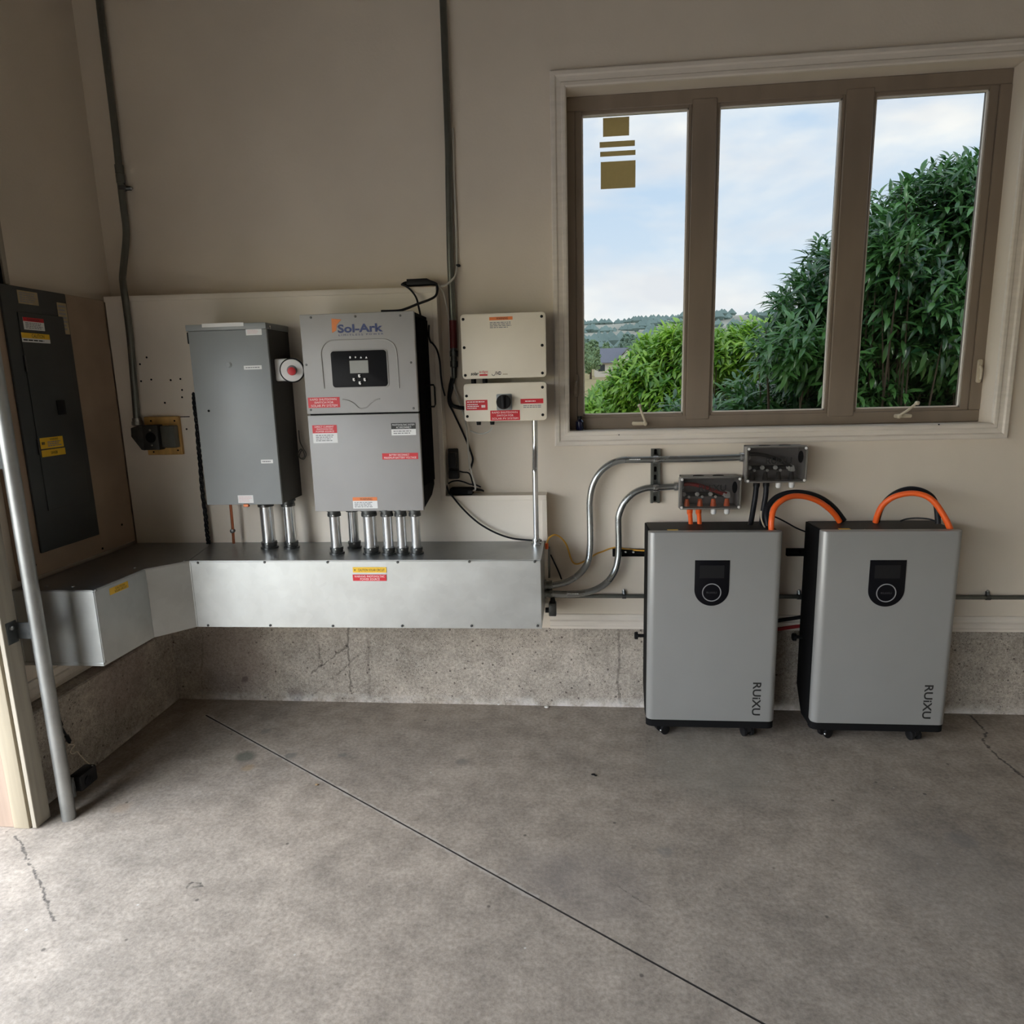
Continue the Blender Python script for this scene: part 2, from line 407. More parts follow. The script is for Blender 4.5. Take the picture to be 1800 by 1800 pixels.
# flat faces that carry print: origin, u (right), v (up), n (towards the viewer)
def face_back(y): return (Vector((0, y, 0)), Vector((1, 0, 0)), Vector((0, 0, 1)), Vector((0, -1, 0)))
def face_left(x): return (Vector((x, 0, 0)), Vector((0, 1, 0)), Vector((0, 0, 1)), Vector((1, 0, 0)))
def plate(fr, rect, lift, thick, name, mat, parent, poly=None):
    o, u, v, n = fr
    pts = poly or [(rect[0], rect[2]), (rect[1], rect[2]), (rect[1], rect[3]), (rect[0], rect[3])]
    mb = MB(); k = len(pts)
    A = [o + u * a + v * b + n * lift for a, b in pts]; B = [p + n * thick for p in A]
    mb._add(A + B, [tuple(range(k - 1, -1, -1)), tuple(range(k, 2 * k))] + [(i, (i + 1) % k, (i + 1) % k + k, i + k) for i in range(k)])
    return mb.build(name, mat, parent, smooth=False)
def lettering(fr, rect, s, mat, parent, lift=0.0012, name='lettering', shear=0.0, rot=0, bold=0.0):
    cu = bpy.data.curves.new('t', 'FONT'); cu.body = s; cu.shear = shear; cu.offset = bold; cu.resolution_u = 3
    t = bpy.data.objects.new('t', cu)
    me = bpy.data.meshes.new_from_object(t)
    bpy.data.objects.remove(t); bpy.data.curves.remove(cu)
    xs = [w.co.x for w in me.vertices]; ys = [w.co.y for w in me.vertices]
    x0, x1, y0, y1 = min(xs), max(xs), min(ys), max(ys)
    o, u, v, n = fr
    c = o + u * (rect[0] + rect[1]) / 2 + v * (rect[2] + rect[3]) / 2 + n * lift
    W, H = rect[1] - rect[0], rect[3] - rect[2]
    for w in me.vertices:
        a = (w.co.x - x0) / (x1 - x0) - 0.5; b = (w.co.y - y0) / (y1 - y0) - 0.5
        if rot == -90: w.co = u * (b * W) - v * (a * H)
        else: w.co = u * (a * W) + v * (b * H)
    ob = bpy.data.objects.new(name, me); COL.objects.link(ob); ob.location = c
    me.materials.clear(); me.materials.append(mat)
    attach(ob, parent)
    return ob
def print_lines(fr, rect, rows, mat, parent, seed=1, lift=0.0012, fill=0.5):
    """rows of print too small to read: word-length dashes"""
    rnd = random.Random(seed); o, u, v, n = fr; mb = MB()
    hgt = (rect[3] - rect[2]) / rows; W = rect[1] - rect[0]
    for i in range(rows):
        zc = rect[3] - (i + 0.5) * hgt; a = rect[0]
        end = rect[1] - rnd.random() * 0.25 * W
        while a < end:
            w = min(W * rnd.uniform(0.06, 0.2), end - a)
            P = [o + u * x + v * z + n * lift for x, z in ((a, zc - hgt * fill / 2), (a + w, zc - hgt * fill / 2), (a + w, zc + hgt * fill / 2), (a, zc + hgt * fill / 2))]
            mb._add(P, [(0, 1, 2, 3)]); a += w + W * 0.03
    return mb.build('small_print', mat, parent, smooth=False)
def sub(rect, a0, a1, b0, b1):
    W, H = rect[1] - rect[0], rect[3] - rect[2]
    return (rect[0] + W * a0, rect[0] + W * a1, rect[2] + H * b0, rect[2] + H * b1)
def sticker(fr, rect, bg, parent, bands=(), texts=(), prints=(), name='warning_label', label=None):
    """a printed label stuck on a thing: bands (b0, b1, mat), texts (string, a0, a1, b0, b1, mat), prints (a0, a1, b0, b1, rows, mat)"""
    p = plate(fr, rect, 0.0, 0.0007, name, bg, parent)
    if label: p['label'] = label
    for b0, b1, m in bands: plate(fr, sub(rect, 0, 1, b0, b1), 0.0007, 0.0002, 'colour_band', m, p)
    for s, a0, a1, b0, b1, m in texts: lettering(fr, sub(rect, a0, a1, b0, b1), s, m, p)
    for i, (a0, a1, b0, b1, rows, m) in enumerate(prints): print_lines(fr, sub(rect, a0, a1, b0, b1), rows, m, p, seed=i + int(abs(rect[0]) * 100))
    return p
def screws(pts, d, r, parent, mat=None, h=0.003, name='screw'):
    d = Vector(d); first = None
    for p in pts:
        p = Vector(p)
        if first is None:
            first = MB().lathe(p, d, [(0, r), (h * 0.5, r), (h, r * 0.6)], 10).build(name, mat or STEEL, parent, origin=p)
        else:
            c = first.copy(); COL.objects.link(c); c.location = p
def frange(a, b, n): return [a + (b - a) * i / (n - 1) for i in range(n)]

# ================================================================ the setting
W = 3.1            # inner face of the back wall
B = 3.01           # face of the furred-out board
WX0, WX1, WZ0, WZ1 = -0.034, 1.752, 1.336, 2.742     # window opening
ZT = 3.36          # ceiling

FLOOR = concrete('floor_concrete', (0.315, 0.272, 0.226),
    cracks=[([(-2.027,2.018,0),(-1.952,1.961,0),(-1.88,1.902,0),(-1.806,1.843,0),(-1.74,1.787,0),(-1.682,1.736,0),(-1.584,1.65,-0)], 0.006, 0.75),
            ([(1.793,3.082,0),(1.778,2.991,0),(1.773,2.926,0),(1.724,2.866,0),(1.708,2.796,0),(1.707,2.708,0),(1.713,2.626,0),(1.737,2.512,0)], 0.007, 0.8),
            ([(0.1135,1.903,0),(0.1579,1.862,0),(0.2176,1.808,0)], 0.004, 0.5),
            ([(-1.254,1.812,0),(-1.252,1.832,0),(-1.224,1.834,0),(-1.212,1.819,-0),(-1.235,1.813,0)], 0.006, 0.55)],
    pale=[([(-1.819,2.935,0), (-0.1421,1.839,0)], 0.014, 0.4)],
    spots=[((-1.441,2.578,0), 0.052, (0.10,0.105,0.085), 0.75), ((-1.388,2.496,0), 0.03, (0.30,0.20,0.10), 0.5),
           ((-1.451,2.792,0), 0.03, (0.16,0.155,0.14), 0.5), ((-1.242,2.596,0), 0.032, (0.13,0.13,0.12), 0.6),
           ((-1.02,2.612,0), 0.022, (0.15,0.145,0.13), 0.6), ((-0.4934,2.584,0), 0.033, (0.17,0.16,0.145), 0.55),
           ((0.2805,2.074,0), 0.03, (0.17,0.17,0.16), 0.4), ((-1.746,2.2,0), 0.04, (0.30,0.22,0.15), 0.45),
           ((0.0338,1.91,0), 0.20, (0.17,0.15,0.14), 0.3), ((1.184,1.997,0), 0.3, (0.2,0.185,0.17), 0.3),
           ((-0.1307,1.956,0), 0.14, (0.17,0.15,0.14), 0.22), ((0.5384,2.63,0), 0.3, (0.26,0.245,0.21), 0.4),
           ((1.284,2.189,0), 0.05, (0.15,0.14,0.13), 0.5)])
STEM = concrete('stem_wall_concrete', (0.40, 0.357, 0.305), speck=0.85, rough=0.9,
    cracks=[([(0.1866,3.1,0.3976),(0.1924,3.1,0.2431),(0.1847,3.1,0.1266),(0.1986,3.1,0.0089)], 0.010, 0.45),
            ([(-1.129,3.1,0.404),(-1.137,3.1,0.3002),(-1.14,3.1,0.1802),(-1.143,3.1,0.0585)], 0.007, 0.6),
            ([(-1.137,3.1,0.3002),(-1.204,3.1,0.2546),(-1.282,3.1,0.1933),(-1.336,3.1,0.15)], 0.006, 0.55),
            ([(-1.281,3.1,0.388),(-1.286,3.1,0.2536),(-1.285,3.1,0.1872)], 0.006, 0.5),
            ([(-1.088,3.1,0.256),(-1.157,3.1,0.189),(-1.276,3.1,0.0868),(-1.354,3.1,0.0331)], 0.006, 0.4),
            ([(-1.033,3.1,0.3812),(-1.04,3.1,0.1967),(-1.045,3.1,0.0297)], 0.010, 0.3),
            ([(-1.884,3.1,0.3828),(-1.928,3.1,0.0098)], 0.006, 0.3)],
    spots=[((-1.691,3.1,0.1137), 0.018, (0.05,0.03,0.03), 0.8), ((-1.429,3.1,0.0317), 0.05, (0.10,0.08,0.08), 0.5),
           ((-1.77,3.1,0.217), 0.25, (0.22,0.17,0.16), 0.45), ((-2.05,2.705,0.3139), 0.22, (0.24,0.17,0.16), 0.4)],
    bands=[(2, 0.012, 0.05, (0.66, 0.63, 0.60), 0.75, 7)])

DARKW = M('dark_wall_paint', (0.20, 0.175, 0.15), 0.8)
def floor():
    bm = bmesh.new()
    x0, x1, y0, y1 = -2.32, 3.7, -5.6, 3.3
    vs = [bm.verts.new(v) for v in ((x0, y0, 0), (x1, y0, 0), (x1, y1, 0), (x0, y1, 0))]
    bm.faces.new(vs)
    a = Vector((-1.819,2.935,0)); b = Vector((-0.1421,1.839,0)); b = a + (b - a) * 2.6
    d = (b - a).normalized(); nrm = Vector((-d.y, d.x, 0)); hw = 0.0032
    for co, no in ((a + nrm * hw, nrm), (a - nrm * hw, nrm), (a, d), (b, d)):
        bmesh.ops.bisect_plane(bm, geom=bm.verts[:] + bm.edges[:] + bm.faces[:], plane_co=co, plane_no=no)
    slit = [f for f in bm.faces if abs((f.calc_center_median() - a).dot(nrm)) < hw and 0 < (f.calc_center_median() - a).dot(d) < (b - a).length]
    r = bmesh.ops.extrude_face_region(bm, geom=slit)
    for v in r['geom']:
        if isinstance(v, bmesh.types.BMVert): v.co.z -= 0.012
    bmesh.ops.delete(bm, geom=slit, context='FACES_ONLY')
    bmesh.ops.recalc_face_normals(bm, faces=bm.faces)
    me = bpy.data.meshes.new('floor'); bm.to_mesh(me); bm.free()
    o = bpy.data.objects.new('floor', me); COL.objects.link(o); me.materials.append(FLOOR); me.materials.append(M('joint_dirt', (0.035, 0.03, 0.025), 0.95))
    for p in me.polygons:
        if p.center.z < -0.001: p.material_index = 1
    return struct(o)
floor()
mb = MB()   # drywall around the window opening
mb.box(-2.30, WX0, W, W + 0.14, 0.402, ZT); mb.box(WX1, 3.7, W, W + 0.14, 0.402, ZT)
mb.box(WX0, WX1, W, W + 0.14, 0.402, WZ0); mb.box(WX0, WX1, W, W + 0.14, WZ1, ZT)
wall_back = struct(mb.build('wall_back', WALL, smooth=False))
MB().box(-2.30, 3.7, W + 0.001, W + 0.2, 0, 0.402).build('concrete_base', STEM, wall_back, smooth=False)
wl = MB(); wl.box(-2.30, -2.14, 2.13, W, 0.382, ZT); wl.box(-2.30, -2.14, -5.3, 2.13, 2.03, ZT); wl.box(-2.30, -2.14, -5.6, -5.3, 0, ZT); wl.box(-2.30, -2.14, -1.80, -1.50, 0, 2.03)
wall_left = struct(wl.build('wall_left', WALL, smooth=False))
MB().box(-2.30, -2.05, 2.133, W + 0.0005, 0, 0.382, 0.006, 1).build('concrete_base', STEM, wall_left, smooth=False)
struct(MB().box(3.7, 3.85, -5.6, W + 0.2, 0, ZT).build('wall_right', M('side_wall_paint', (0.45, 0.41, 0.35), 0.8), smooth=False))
wf = MB(); wf.box(-2.30, 3.85, -5.75, -5.6, 0, ZT)
struct(wf.build('wall_front', DARKW, smooth=False))
struct(MB().box(-2.45, 3.85, -5.75, W + 0.25, ZT, ZT + 0.12).build('ceiling', M('ceiling_paint', (0.15, 0.13, 0.11), 0.8), smooth=False))
base = MB()    # moulded base trim, a stepped profile
base.prism([(W - 0.016, 0.405), (W + 0.001, 0.405), (W + 0.001, 0.474), (W - 0.006, 0.474), (W - 0.008, 0.470), (W - 0.008, 0.447), (W - 0.014, 0.440), (W - 0.014, 0.421), (W - 0.017, 0.417), (W - 0.017, 0.407)], -0.135, 3.7, 'x')
struct(base.build('baseboard_back', TRIM, angle=20))
base = MB()
X = -2.14
base.prism([(X - 0.001, 0.386), (X + 0.016, 0.386), (X + 0.016, 0.40), (X + 0.012, 0.404), (X + 0.012, 0.428), (X + 0.007, 0.434), (X + 0.007, 0.458), (X + 0.004, 0.462), (X - 0.001, 0.462)], 2.14, W - 0.02, 'y')
struct(base.build('baseboard_left', TRIM, angle=20))

# garage-door jamb at the left edge
t = struct(thing('trim_1', (-2.05, 2.09, 0), None, None))
MB().box(-2.34, -2.075, 2.066, 2.13, 0, 2.03, 0.002, 1).build('jamb_board', WOODP, t)
MB().box(-2.073, -2.010, 2.060, 2.13, 0, 2.03, 0.004, 2).build('stop_board', WOODB, t)
MB().box(-2.009, -1.999, 2.075, 2.13, 0, 2.03).build('weather_strip', BLACKM, t)
MB().box(-1.998, -1.980, 2.060, 2.129, 0.004, 2.03, 0.002, 1).build('liner_board', WOODG, t)

# window: casing, frame, three glazed lights
win = struct(thing('window_1', (0.86, W, WZ0), None, None))
CW = 0.066
def casing(p, q, inw, name='casing'):
    """moulded board running p->q along the opening edge, mitred at both ends; inw = unit vector away from the opening"""
    p, q, inw = Vector(p), Vector(q), Vector(inw); run = (q - p).normalized()
    prof = [(0.0, 0.0), (0.0, 0.012), (0.006, 0.016), (0.018, 0.016), (0.022, 0.012), (0.040, 0.014), (0.046, 0.020), (0.060, 0.020), (CW, 0.015), (CW, 0.0)]
    mb = MB(); n = len(prof)
    A = [p - run * a + inw * a + Vector((0, -h, 0)) for a, h in prof]
    Bp = [q + run * a + inw * a + Vector((0, -h, 0)) for a, h in prof]
    mb._add(A + Bp, [tuple(range(n - 1, -1, -1)), tuple(range(n, 2 * n))] + [(i, i + 1, i + 1 + n, i + n) for i in range(n - 1)])
    return mb.build(name, TRIM, win, angle=25)
y = W
casing((WX0, y, WZ0), (WX1, y, WZ0), (0, 0, -1)); casing((WX0, y, WZ1), (WX1, y, WZ1), (0, 0, 1))
casing((WX0, y, WZ0), (WX0, y, WZ1), (-1, 0, 0)); casing((WX1, y, WZ0), (WX1, y, WZ1), (1, 0, 0))
FY = 3.19
fr = MB()
LIGHTS = [(0.030, 0.480), (0.606, 1.100), (1.233, 1.672)]
GZ0, GZ1 = 1.402, 2.672
fr.box(WX0, WX1, FY, FY + 0.06, WZ0, GZ0 - 0.012, 0.003, 1); fr.box(WX0, WX1, FY, FY + 0.06, GZ1 + 0.012, WZ1, 0.003, 1)
fr.box(WX0, LIGHTS[0][0] - 0.03, FY, FY + 0.06, GZ0 - 0.012, GZ1 + 0.012); fr.box(LIGHTS[2][1] + 0.035, WX1, FY, FY + 0.06, GZ0 - 0.012, GZ1 + 0.012)
fr.build('frame', WINF, win)
for a, b in ((LIGHTS[0][1], LIGHTS[1][0]), (LIGHTS[1][1], LIGHTS[2][0])):
    mb = MB(); mb.box(a + 0.012, b - 0.012, FY - 0.006, FY + 0.06, GZ0 - 0.03, GZ1 + 0.03, 0.003, 1)
    mb.build('mullion', WINF, win)
GLASS = bpy.data.materials.new('sky_dimming_glass'); GLASS.use_nodes = True
nt = GLASS.node_tree; nt.nodes.remove(nt.nodes['Principled BSDF'])
tr = nd(nt, 'ShaderNodeBsdfTransparent'); tr.inputs[0].default_value = (0.079, 0.082, 0.0815, 1)  # grey tint added to the panes to hold down the sky's brightness
gl = nd(nt, 'ShaderNodeBsdfGlossy'); gl.inputs['Roughness'].default_value = 0.02; gl.inputs[0].default_value = (1, 1, 1, 1)
mxs = nd(nt, 'ShaderNodeMixShader'); mxs.inputs[0].default_value = 0.008
nt.links.new(tr.outputs[0], mxs.inputs[1]); nt.links.new(gl.outputs[0], mxs.inputs[2]); nt.links.new(mxs.outputs[0], nt.nodes['Material Output'].inputs[0])
for i, (a, b) in enumerate(LIGHTS):
    mb = MB(); s = 0.026; yy0, yy1 = FY + 0.006, FY + 0.05       # sash rails around the glass
    o0, o1 = a - 0.03, b + (0.034 if i == 2 else 0.012)
    if i: o0 = a - 0.012
    mb.box(o0, a, yy0, yy1, GZ0 - 0.014, GZ1 + 0.014, 0.002, 1); mb.box(b, o1, yy0, yy1, GZ0 - 0.014, GZ1 + 0.014, 0.002, 1)
    mb.box(a, b, yy0, yy1, GZ0 - 0.014, GZ0, 0.002, 1); mb.box(a, b, yy0, yy1, GZ1, GZ1 + 0.014, 0.002, 1)
    mb.build('sash', WINF, win)
    bd = MB(); w = 0.006
    for r_ in ((a, a + w, GZ0, GZ1), (b - w, b, GZ0, GZ1), (a, b, GZ0, GZ0 + w), (a, b, GZ1 - w, GZ1)):
        bd.box(r_[0], r_[1], FY + 0.014, FY + 0.024, r_[2], r_[3])
    bd.build('glazing_bead', BEAD, win, smooth=False)
    g = MB(); g._add([(a - 0.004, FY + 0.026, GZ0 - 0.004), (b + 0.004, FY + 0.026, GZ0 - 0.004), (b + 0.004, FY + 0.026, GZ1 + 0.004), (a - 0.004, FY + 0.026, GZ1 + 0.004)], [(0, 1, 2, 3)])
    pane = g.build('pane', GLASS, win, smooth=False)
    if i == 0: pane0 = pane
# aged paper stickers on the first pane
fb = face_back(FY + 0.0255)
for k, r_ in enumerate([(0.1214,0.2325,2.586,2.66), (0.1067,0.2571,2.543,2.566), (0.1091,0.2598,2.507,2.527), (0.1114,0.2604,2.376,2.486)]):
    p = plate(fb, r_, 0.0, 0.0005, 'paper_sticker', TAPE, pane0)
    p['label'] = 'tan paper sticker on the glass'
# casement cranks and latches
def crank(x, z, flip, ang):
    s = -1 if flip else 1
    mb = MB(); mb.prism(rrect(x - 0.033, x + 0.033, z - 0.008, z + 0.008, 0.006, 3), FY - 0.028, FY, 'y', 0.002)
    cover = mb.build('crank_base', HARD, win)
    px = x + s * 0.025
    h = MB(); e = Vector((px + s * math.sin(ang) * 0.085, FY - 0.045, z + math.cos(ang) * 0.085))
    h.tube([(px, FY - 0.03, z), (px, FY - 0.04, z + 0.004), (px + (e.x - px) * 0.5, FY - 0.046, z + (e.z - z) * 0.5), e], 0.0055, 8)
    h.lathe((px, FY - 0.028, z), (0, -1, 0), [(0, 0.010), (0.012, 0.010), (0.016, 0.006)], 14)
    hd = h.build('crank_handle', HARD, cover)
    k = MB(); k.lathe(e + Vector((0, 0.004, 0)), (0, -1, 0), [(0, 0.006), (0.004, 0.009), (0.016, 0.009), (0.02, 0.005)], 12); k.build('crank_knob', HARD, cover)
c1 = Vector((0.2827,3.17,1.36)); crank(c1.x, c1.z, False, -0.33)
c2 = Vector((1.427,3.17,1.369)); crank(c2.x, c2.z, True, -0.85)
for pt in ((1.73,3.18,1.554), (-0.0022,3.18,1.536)):
    x, _, z = pt
    mb = MB(); mb.prism(rrect(x - 0.009, x + 0.009, z - 0.05, z + 0.05, 0.008, 4), FY - 0.012, FY, 'y', 0.002)
    la = mb.build('latch_plate', HARD if x > 1 else WINF, win)
    h = MB(); h.tube([(x, FY - 0.012, z + 0.02), (x - 0.004, FY - 0.03, z + 0.005), (x - 0.006, FY - 0.032, z - 0.035)], 0.0055, 8); h.build('latch_lever', HARD if x > 1 else WINF, la)
# old screw holes in the bottom casing
for q in [(1.535,3.086,1.335),(1.526,3.086,1.277),(1.556,3.086,1.276),(0.1855,3.086,1.317),(0.1956,3.086,1.289)]:
    q = Vector(q); MB().cyl(q, q + Vector((0, -0.004, 0)), 0.0028, 8).build('screw_hole', BLACKM, win)
# ---------------------------------------------------------------- outside
GRASS = M('dry_grass', (0.42, 0.335, 0.16), 0.9, var=0.25, vscale=0.4, bump=0.4, bscale=9)
HILL = M('hazed_hill_scrub', (0.44, 0.43, 0.36), 0.95, var=0.28, vscale=0.03)  # aerial haze put into the pale scrub colour
DRIVE = concrete('driveway_asphalt', (0.13, 0.122, 0.115))
dr = MB(); dr.box(-14, -2.32, -14, 3.3, -0.12, -0.012); dr.box(-2.32, 8, -14, -5.6, -0.12, -0.012); struct(dr.build('driveway', DRIVE, smooth=False))
def terrain():
    K = [(0, -0.35), (12, -0.35), (40, 0.3), (110, 1.8), (150, 4.5), (250, 14), (420, 33), (520, 39), (620, 38)]
    def h(x, y):
        r = math.hypot(x, y)
        for (r0, z0), (r1, z1) in zip(K[:-1], K[1:]):
            if r <= r1: break
        base_ = z0 + (z1 - z0) * min(1, (r - r0) / (r1 - r0))
        return base_ + noise.noise(Vector((x * 0.011, y * 0.011, 3))) * max(0, min((r - 90) * 0.02, 3.5))
    rs = [3.5, 6, 9, 12, 16, 22, 30, 40, 65, 90, 110, 130, 150, 180, 210, 250, 300, 360, 420, 470, 520, 620]
    na = 144
    V = []; F = []
    for r in rs:
        for k in range(na):
            a = 2 * PI * k / na; x, y = r * math.cos(a), r * math.sin(a)
            z = h(x, y)
            V.append((x, y + 0, z))
    for i in range(len(rs) - 1):
        for k in range(na): F.append((i * na + k, i * na + (k + 1) % na, (i + 1) * na + (k + 1) % na, (i + 1) * na + k))
    me = bpy.data.meshes.new('hills'); me.from_pydata(V, [], F)
    me.materials.append(GRASS); me.materials.append(HILL)
    for p in me.polygons:
        p.use_smooth = True
        p.material_index = 1 if p.center.xy.length > 135 else 0
    o = bpy.data.objects.new('hills', me); COL.objects.link(o)
    return h, struct(o)
GH, _ = terrain()

def leafmat(name, c1, c2, rough=0.38):
    m = bpy.data.materials.new(name); m.use_nodes = True; nt = m.node_tree; b = nt.nodes['Principled BSDF']
    b.inputs['Roughness'].default_value = rough; b.inputs['Specular IOR Level'].default_value = 0.85
    geo = nd(nt, 'ShaderNodeNewGeometry')
    n = nd(nt, 'ShaderNodeTexNoise'); n.inputs['Scale'].default_value = 2.6; n.inputs['Detail'].default_value = 4; nt.links.new(geo.outputs['Position'], n.inputs['Vector'])
    ad = nd(nt, 'ShaderNodeMath', operation='MULTIPLY_ADD'); nt.links.new(geo.outputs['Random Per Island'], ad.inputs[0]); ad.inputs[1].default_value = 0.45
    nt.links.new(n.outputs['Fac'], ad.inputs[2])
    r = nd(nt, 'ShaderNodeValToRGB'); nt.links.new(ad.outputs[0], r.inputs[0])
    r.color_ramp.elements[0].position = 0.45; r.color_ramp.elements[0].color = (*c1, 1)
    r.color_ramp.elements[1].position = 0.95; r.color_ramp.elements[1].color = (*c2, 1)
    nt.links.new(r.outputs[0], b.inputs['Base Color'])
    tl = nd(nt, 'ShaderNodeBsdfTranslucent'); nt.links.new(r.outputs[0], tl.inputs[0])
    ms = nd(nt, 'ShaderNodeMixShader'); ms.inputs[0].default_value = 0.22
    nt.links.new(b.outputs[0], ms.inputs[1]); nt.links.new(tl.outputs[0], ms.inputs[2]); nt.links.new(ms.outputs[0], nt.nodes['Material Output'].inputs[0])
    return m
BARK = M('bark', (0.10, 0.075, 0.055), 0.9, var=0.25, vscale=12)
def leaf_shape(L, Wd):
    """lance-shaped leaf folded along its midrib, pointing along +x, 12 triangles"""
    xs = [0, 0.22, 0.5, 0.78, 1.0]; ws = [0.02, 0.8, 1.0, 0.62, 0.0]
    V = []; F = []
    for x, w in zip(xs, ws):
        dz = -0.30 * (x ** 2) * L
        V += [(x * L, -w * Wd / 2, dz + 0.16 * w * Wd), (x * L, 0, dz), (x * L, w * Wd / 2, dz + 0.16 * w * Wd)]
    for i in range(4):
        a = i * 3; F += [(a, a + 1, a + 4, a + 3), (a + 1, a + 2, a + 5, a + 4)]
    return V, F
def shrub(name, label, cat, blobs, nshoots, per, L, Wd, mats, seed, n_parts=300, core=(0.5, 0.5)):
    """blobs: (centre, radii) ellipsoids; shoots end on their surface and carry drooping leaves"""
    rnd = random.Random(seed)
    c0 = blobs[0][0]
    root = thing(name, (c0[0], c0[1], GH(c0[0], c0[1])), label, cat)
    shoots = []
    tot = sum(b[1][0] * b[1][2] for b in blobs)
    for c, R in blobs:
        for _ in range(int(nshoots * R[0] * R[2] / tot)):
            v = Vector((rnd.gauss(0, 1), rnd.gauss(0, 1) - 0.5, rnd.gauss(0, 1) + 0.15)).normalized()
            k = rnd.uniform(0.72, 1.03)
            p = Vector(c) + Vector((v.x * R[0], v.y * R[1], v.z * R[2])) * k
            if p.z < GH(p.x, p.y) + 0.05: continue
            if p.y < 3.75: continue
            shoots.append((p, v, Vector(c)))
    stems = MB()
    for p, v, c in shoots[::16]:
        g = Vector((c.x + (p.x - c.x) * 0.25, c.y + (p.y - c.y) * 0.25, GH(c.x, c.y)))
        m_ = g.lerp(p, 0.55) + Vector((0, 0, 0.15))
        stems.tube([g, m_, p], lambda t: 0.014 * (1 - 0.75 * t) , 5, True, 3)
    stems.build('branches', BARK, root)['kind'] = 'stuff'
    LV, LF = leaf_shape(L, Wd)
    lm = bpy.data.meshes.new('leaf'); lm.from_pydata(LV, [], LF); lm.materials.append(mats)
    for p in lm.polygons: p.use_smooth = True
    xf = []
    for p, v, c in shoots:
        ax = (v + Vector((rnd.gauss(0, .35), rnd.gauss(0, .35), rnd.uniform(0.0, 0.7)))).normalized()
        sx = ax.orthogonal().normalized(); sy = ax.cross(sx)
        for k in range(per):
            t = k / per
            ph = k * 2.4 + rnd.random()
            d = (sx * math.cos(ph) + sy * math.sin(ph)) * 0.85 + ax * rnd.uniform(0.35, 1.1) + Vector((-0.25, 0, -0.12))
            d.normalize()
            up = (ax * 0.6 + Vector((0, -0.25, 1))).normalized()
            side = up.cross(d)
            if side.length < 1e-3: continue
            side.normalize(); up = d.cross(side)
            q = p - ax * (L * 1.5 * t) 
            s = rnd.uniform(0.7, 1.2)
            m4 = Matrix((( d.x * s, side.x * s, up.x * s, q.x), (d.y * s, side.y * s, up.y * s, q.y), (d.z * s, side.z * s, up.z * s, q.z), (0, 0, 0, 1)))
            xf.append(m4)
    cp = cam.location
    fwd = [m for m in xf]
    fwd.sort(key=lambda m: (m.translation - cp).length)
    inv = world_of(root).inverted()
    for m in fwd[:n_parts]:
        o = bpy.data.objects.new('leaf', lm); COL.objects.link(o); o.parent = root; o.matrix_parent_inverse = inv
        o.matrix_basis = m
    V = []; F = []
    for m in fwd[n_parts:]:
        b0 = len(V)
        V += [m @ Vector(v) for v in LV]
        F += [tuple(i + b0 for i in f) for f in LF]
    me = bpy.data.meshes.new('foliage'); me.from_pydata(V, [], F); me.materials.append(mats)
    me.polygons.foreach_set('use_smooth', [True] * len(me.polygons))
    o = bpy.data.objects.new('foliage', me); COL.objects.link(o); attach(o, root); o['kind'] = 'stuff'
    return root
DKLEAF = leafmat('dark_green_leaf', (0.014, 0.070, 0.024), (0.13, 0.33, 0.085), 0.27)
LTLEAF = leafmat('sun_brightened_leaf', (0.08, 0.27, 0.025), (0.46, 0.74, 0.09), 0.36)  # part of the bush's sunlight is put into this raised leaf colour
shrub('shrub', 'tall dark green shrub filling the right side of the window view', 'shrub',
      [((1.73, 5.95, 1.75), (0.30, 0.55, 0.30)),
       ((2.01, 6.30, 2.07), (0.39, 0.55, 0.39)),
       ((2.33, 6.65, 2.34), (0.42, 0.55, 0.42)),
       ((2.05, 6.12, 1.59), (0.43, 0.55, 0.43)),
       ((2.54, 6.47, 1.82), (0.51, 0.55, 0.51)),
       ((2.40, 5.95, 2.37), (0.40, 0.55, 0.40)),
       ((2.78, 6.30, 2.64), (0.50, 0.55, 0.50)),
       ((3.25, 6.65, 2.85), (0.50, 0.55, 0.50)),
       ((3.27, 6.12, 2.75), (0.46, 0.55, 0.46)),
       ((3.72, 6.47, 2.72), (0.54, 0.55, 0.54)),
       ((2.67, 5.95, 1.97), (0.55, 0.55, 0.55)),
       ((3.22, 6.30, 2.17), (0.58, 0.55, 0.58)),
       ((3.80, 6.65, 1.99), (0.61, 0.55, 0.61)),
       ((2.34, 6.12, 1.34), (0.46, 0.55, 0.46)),
       ((3.00, 6.47, 1.37), (0.59, 0.55, 0.59)),
       ((3.24, 5.95, 1.42), (0.55, 0.55, 0.55)),
       ((3.76, 6.30, 1.30), (0.52, 0.55, 0.52)),
       ((2.06, 6.65, 1.34), (0.36, 0.55, 0.36))        ,((2.01, 6.20, 0.95), (0.49, 0.50, 0.49)), ((2.50, 6.10, 0.91), (0.56, 0.50, 0.56)), ((3.10, 6.20, 0.89), (0.57, 0.50, 0.57)), ((3.60, 6.10, 0.89), (0.56, 0.50, 0.56)), ((1.51, 6.60, 1.32), (0.23, 0.50, 0.23)), ((0.91, 6.60, 1.15), (0.22, 0.50, 0.22)), ((1.21, 6.50, 1.18), (0.23, 0.50, 0.23))],
      5600, 9, 0.135, 0.034, DKLEAF, 11, 300)
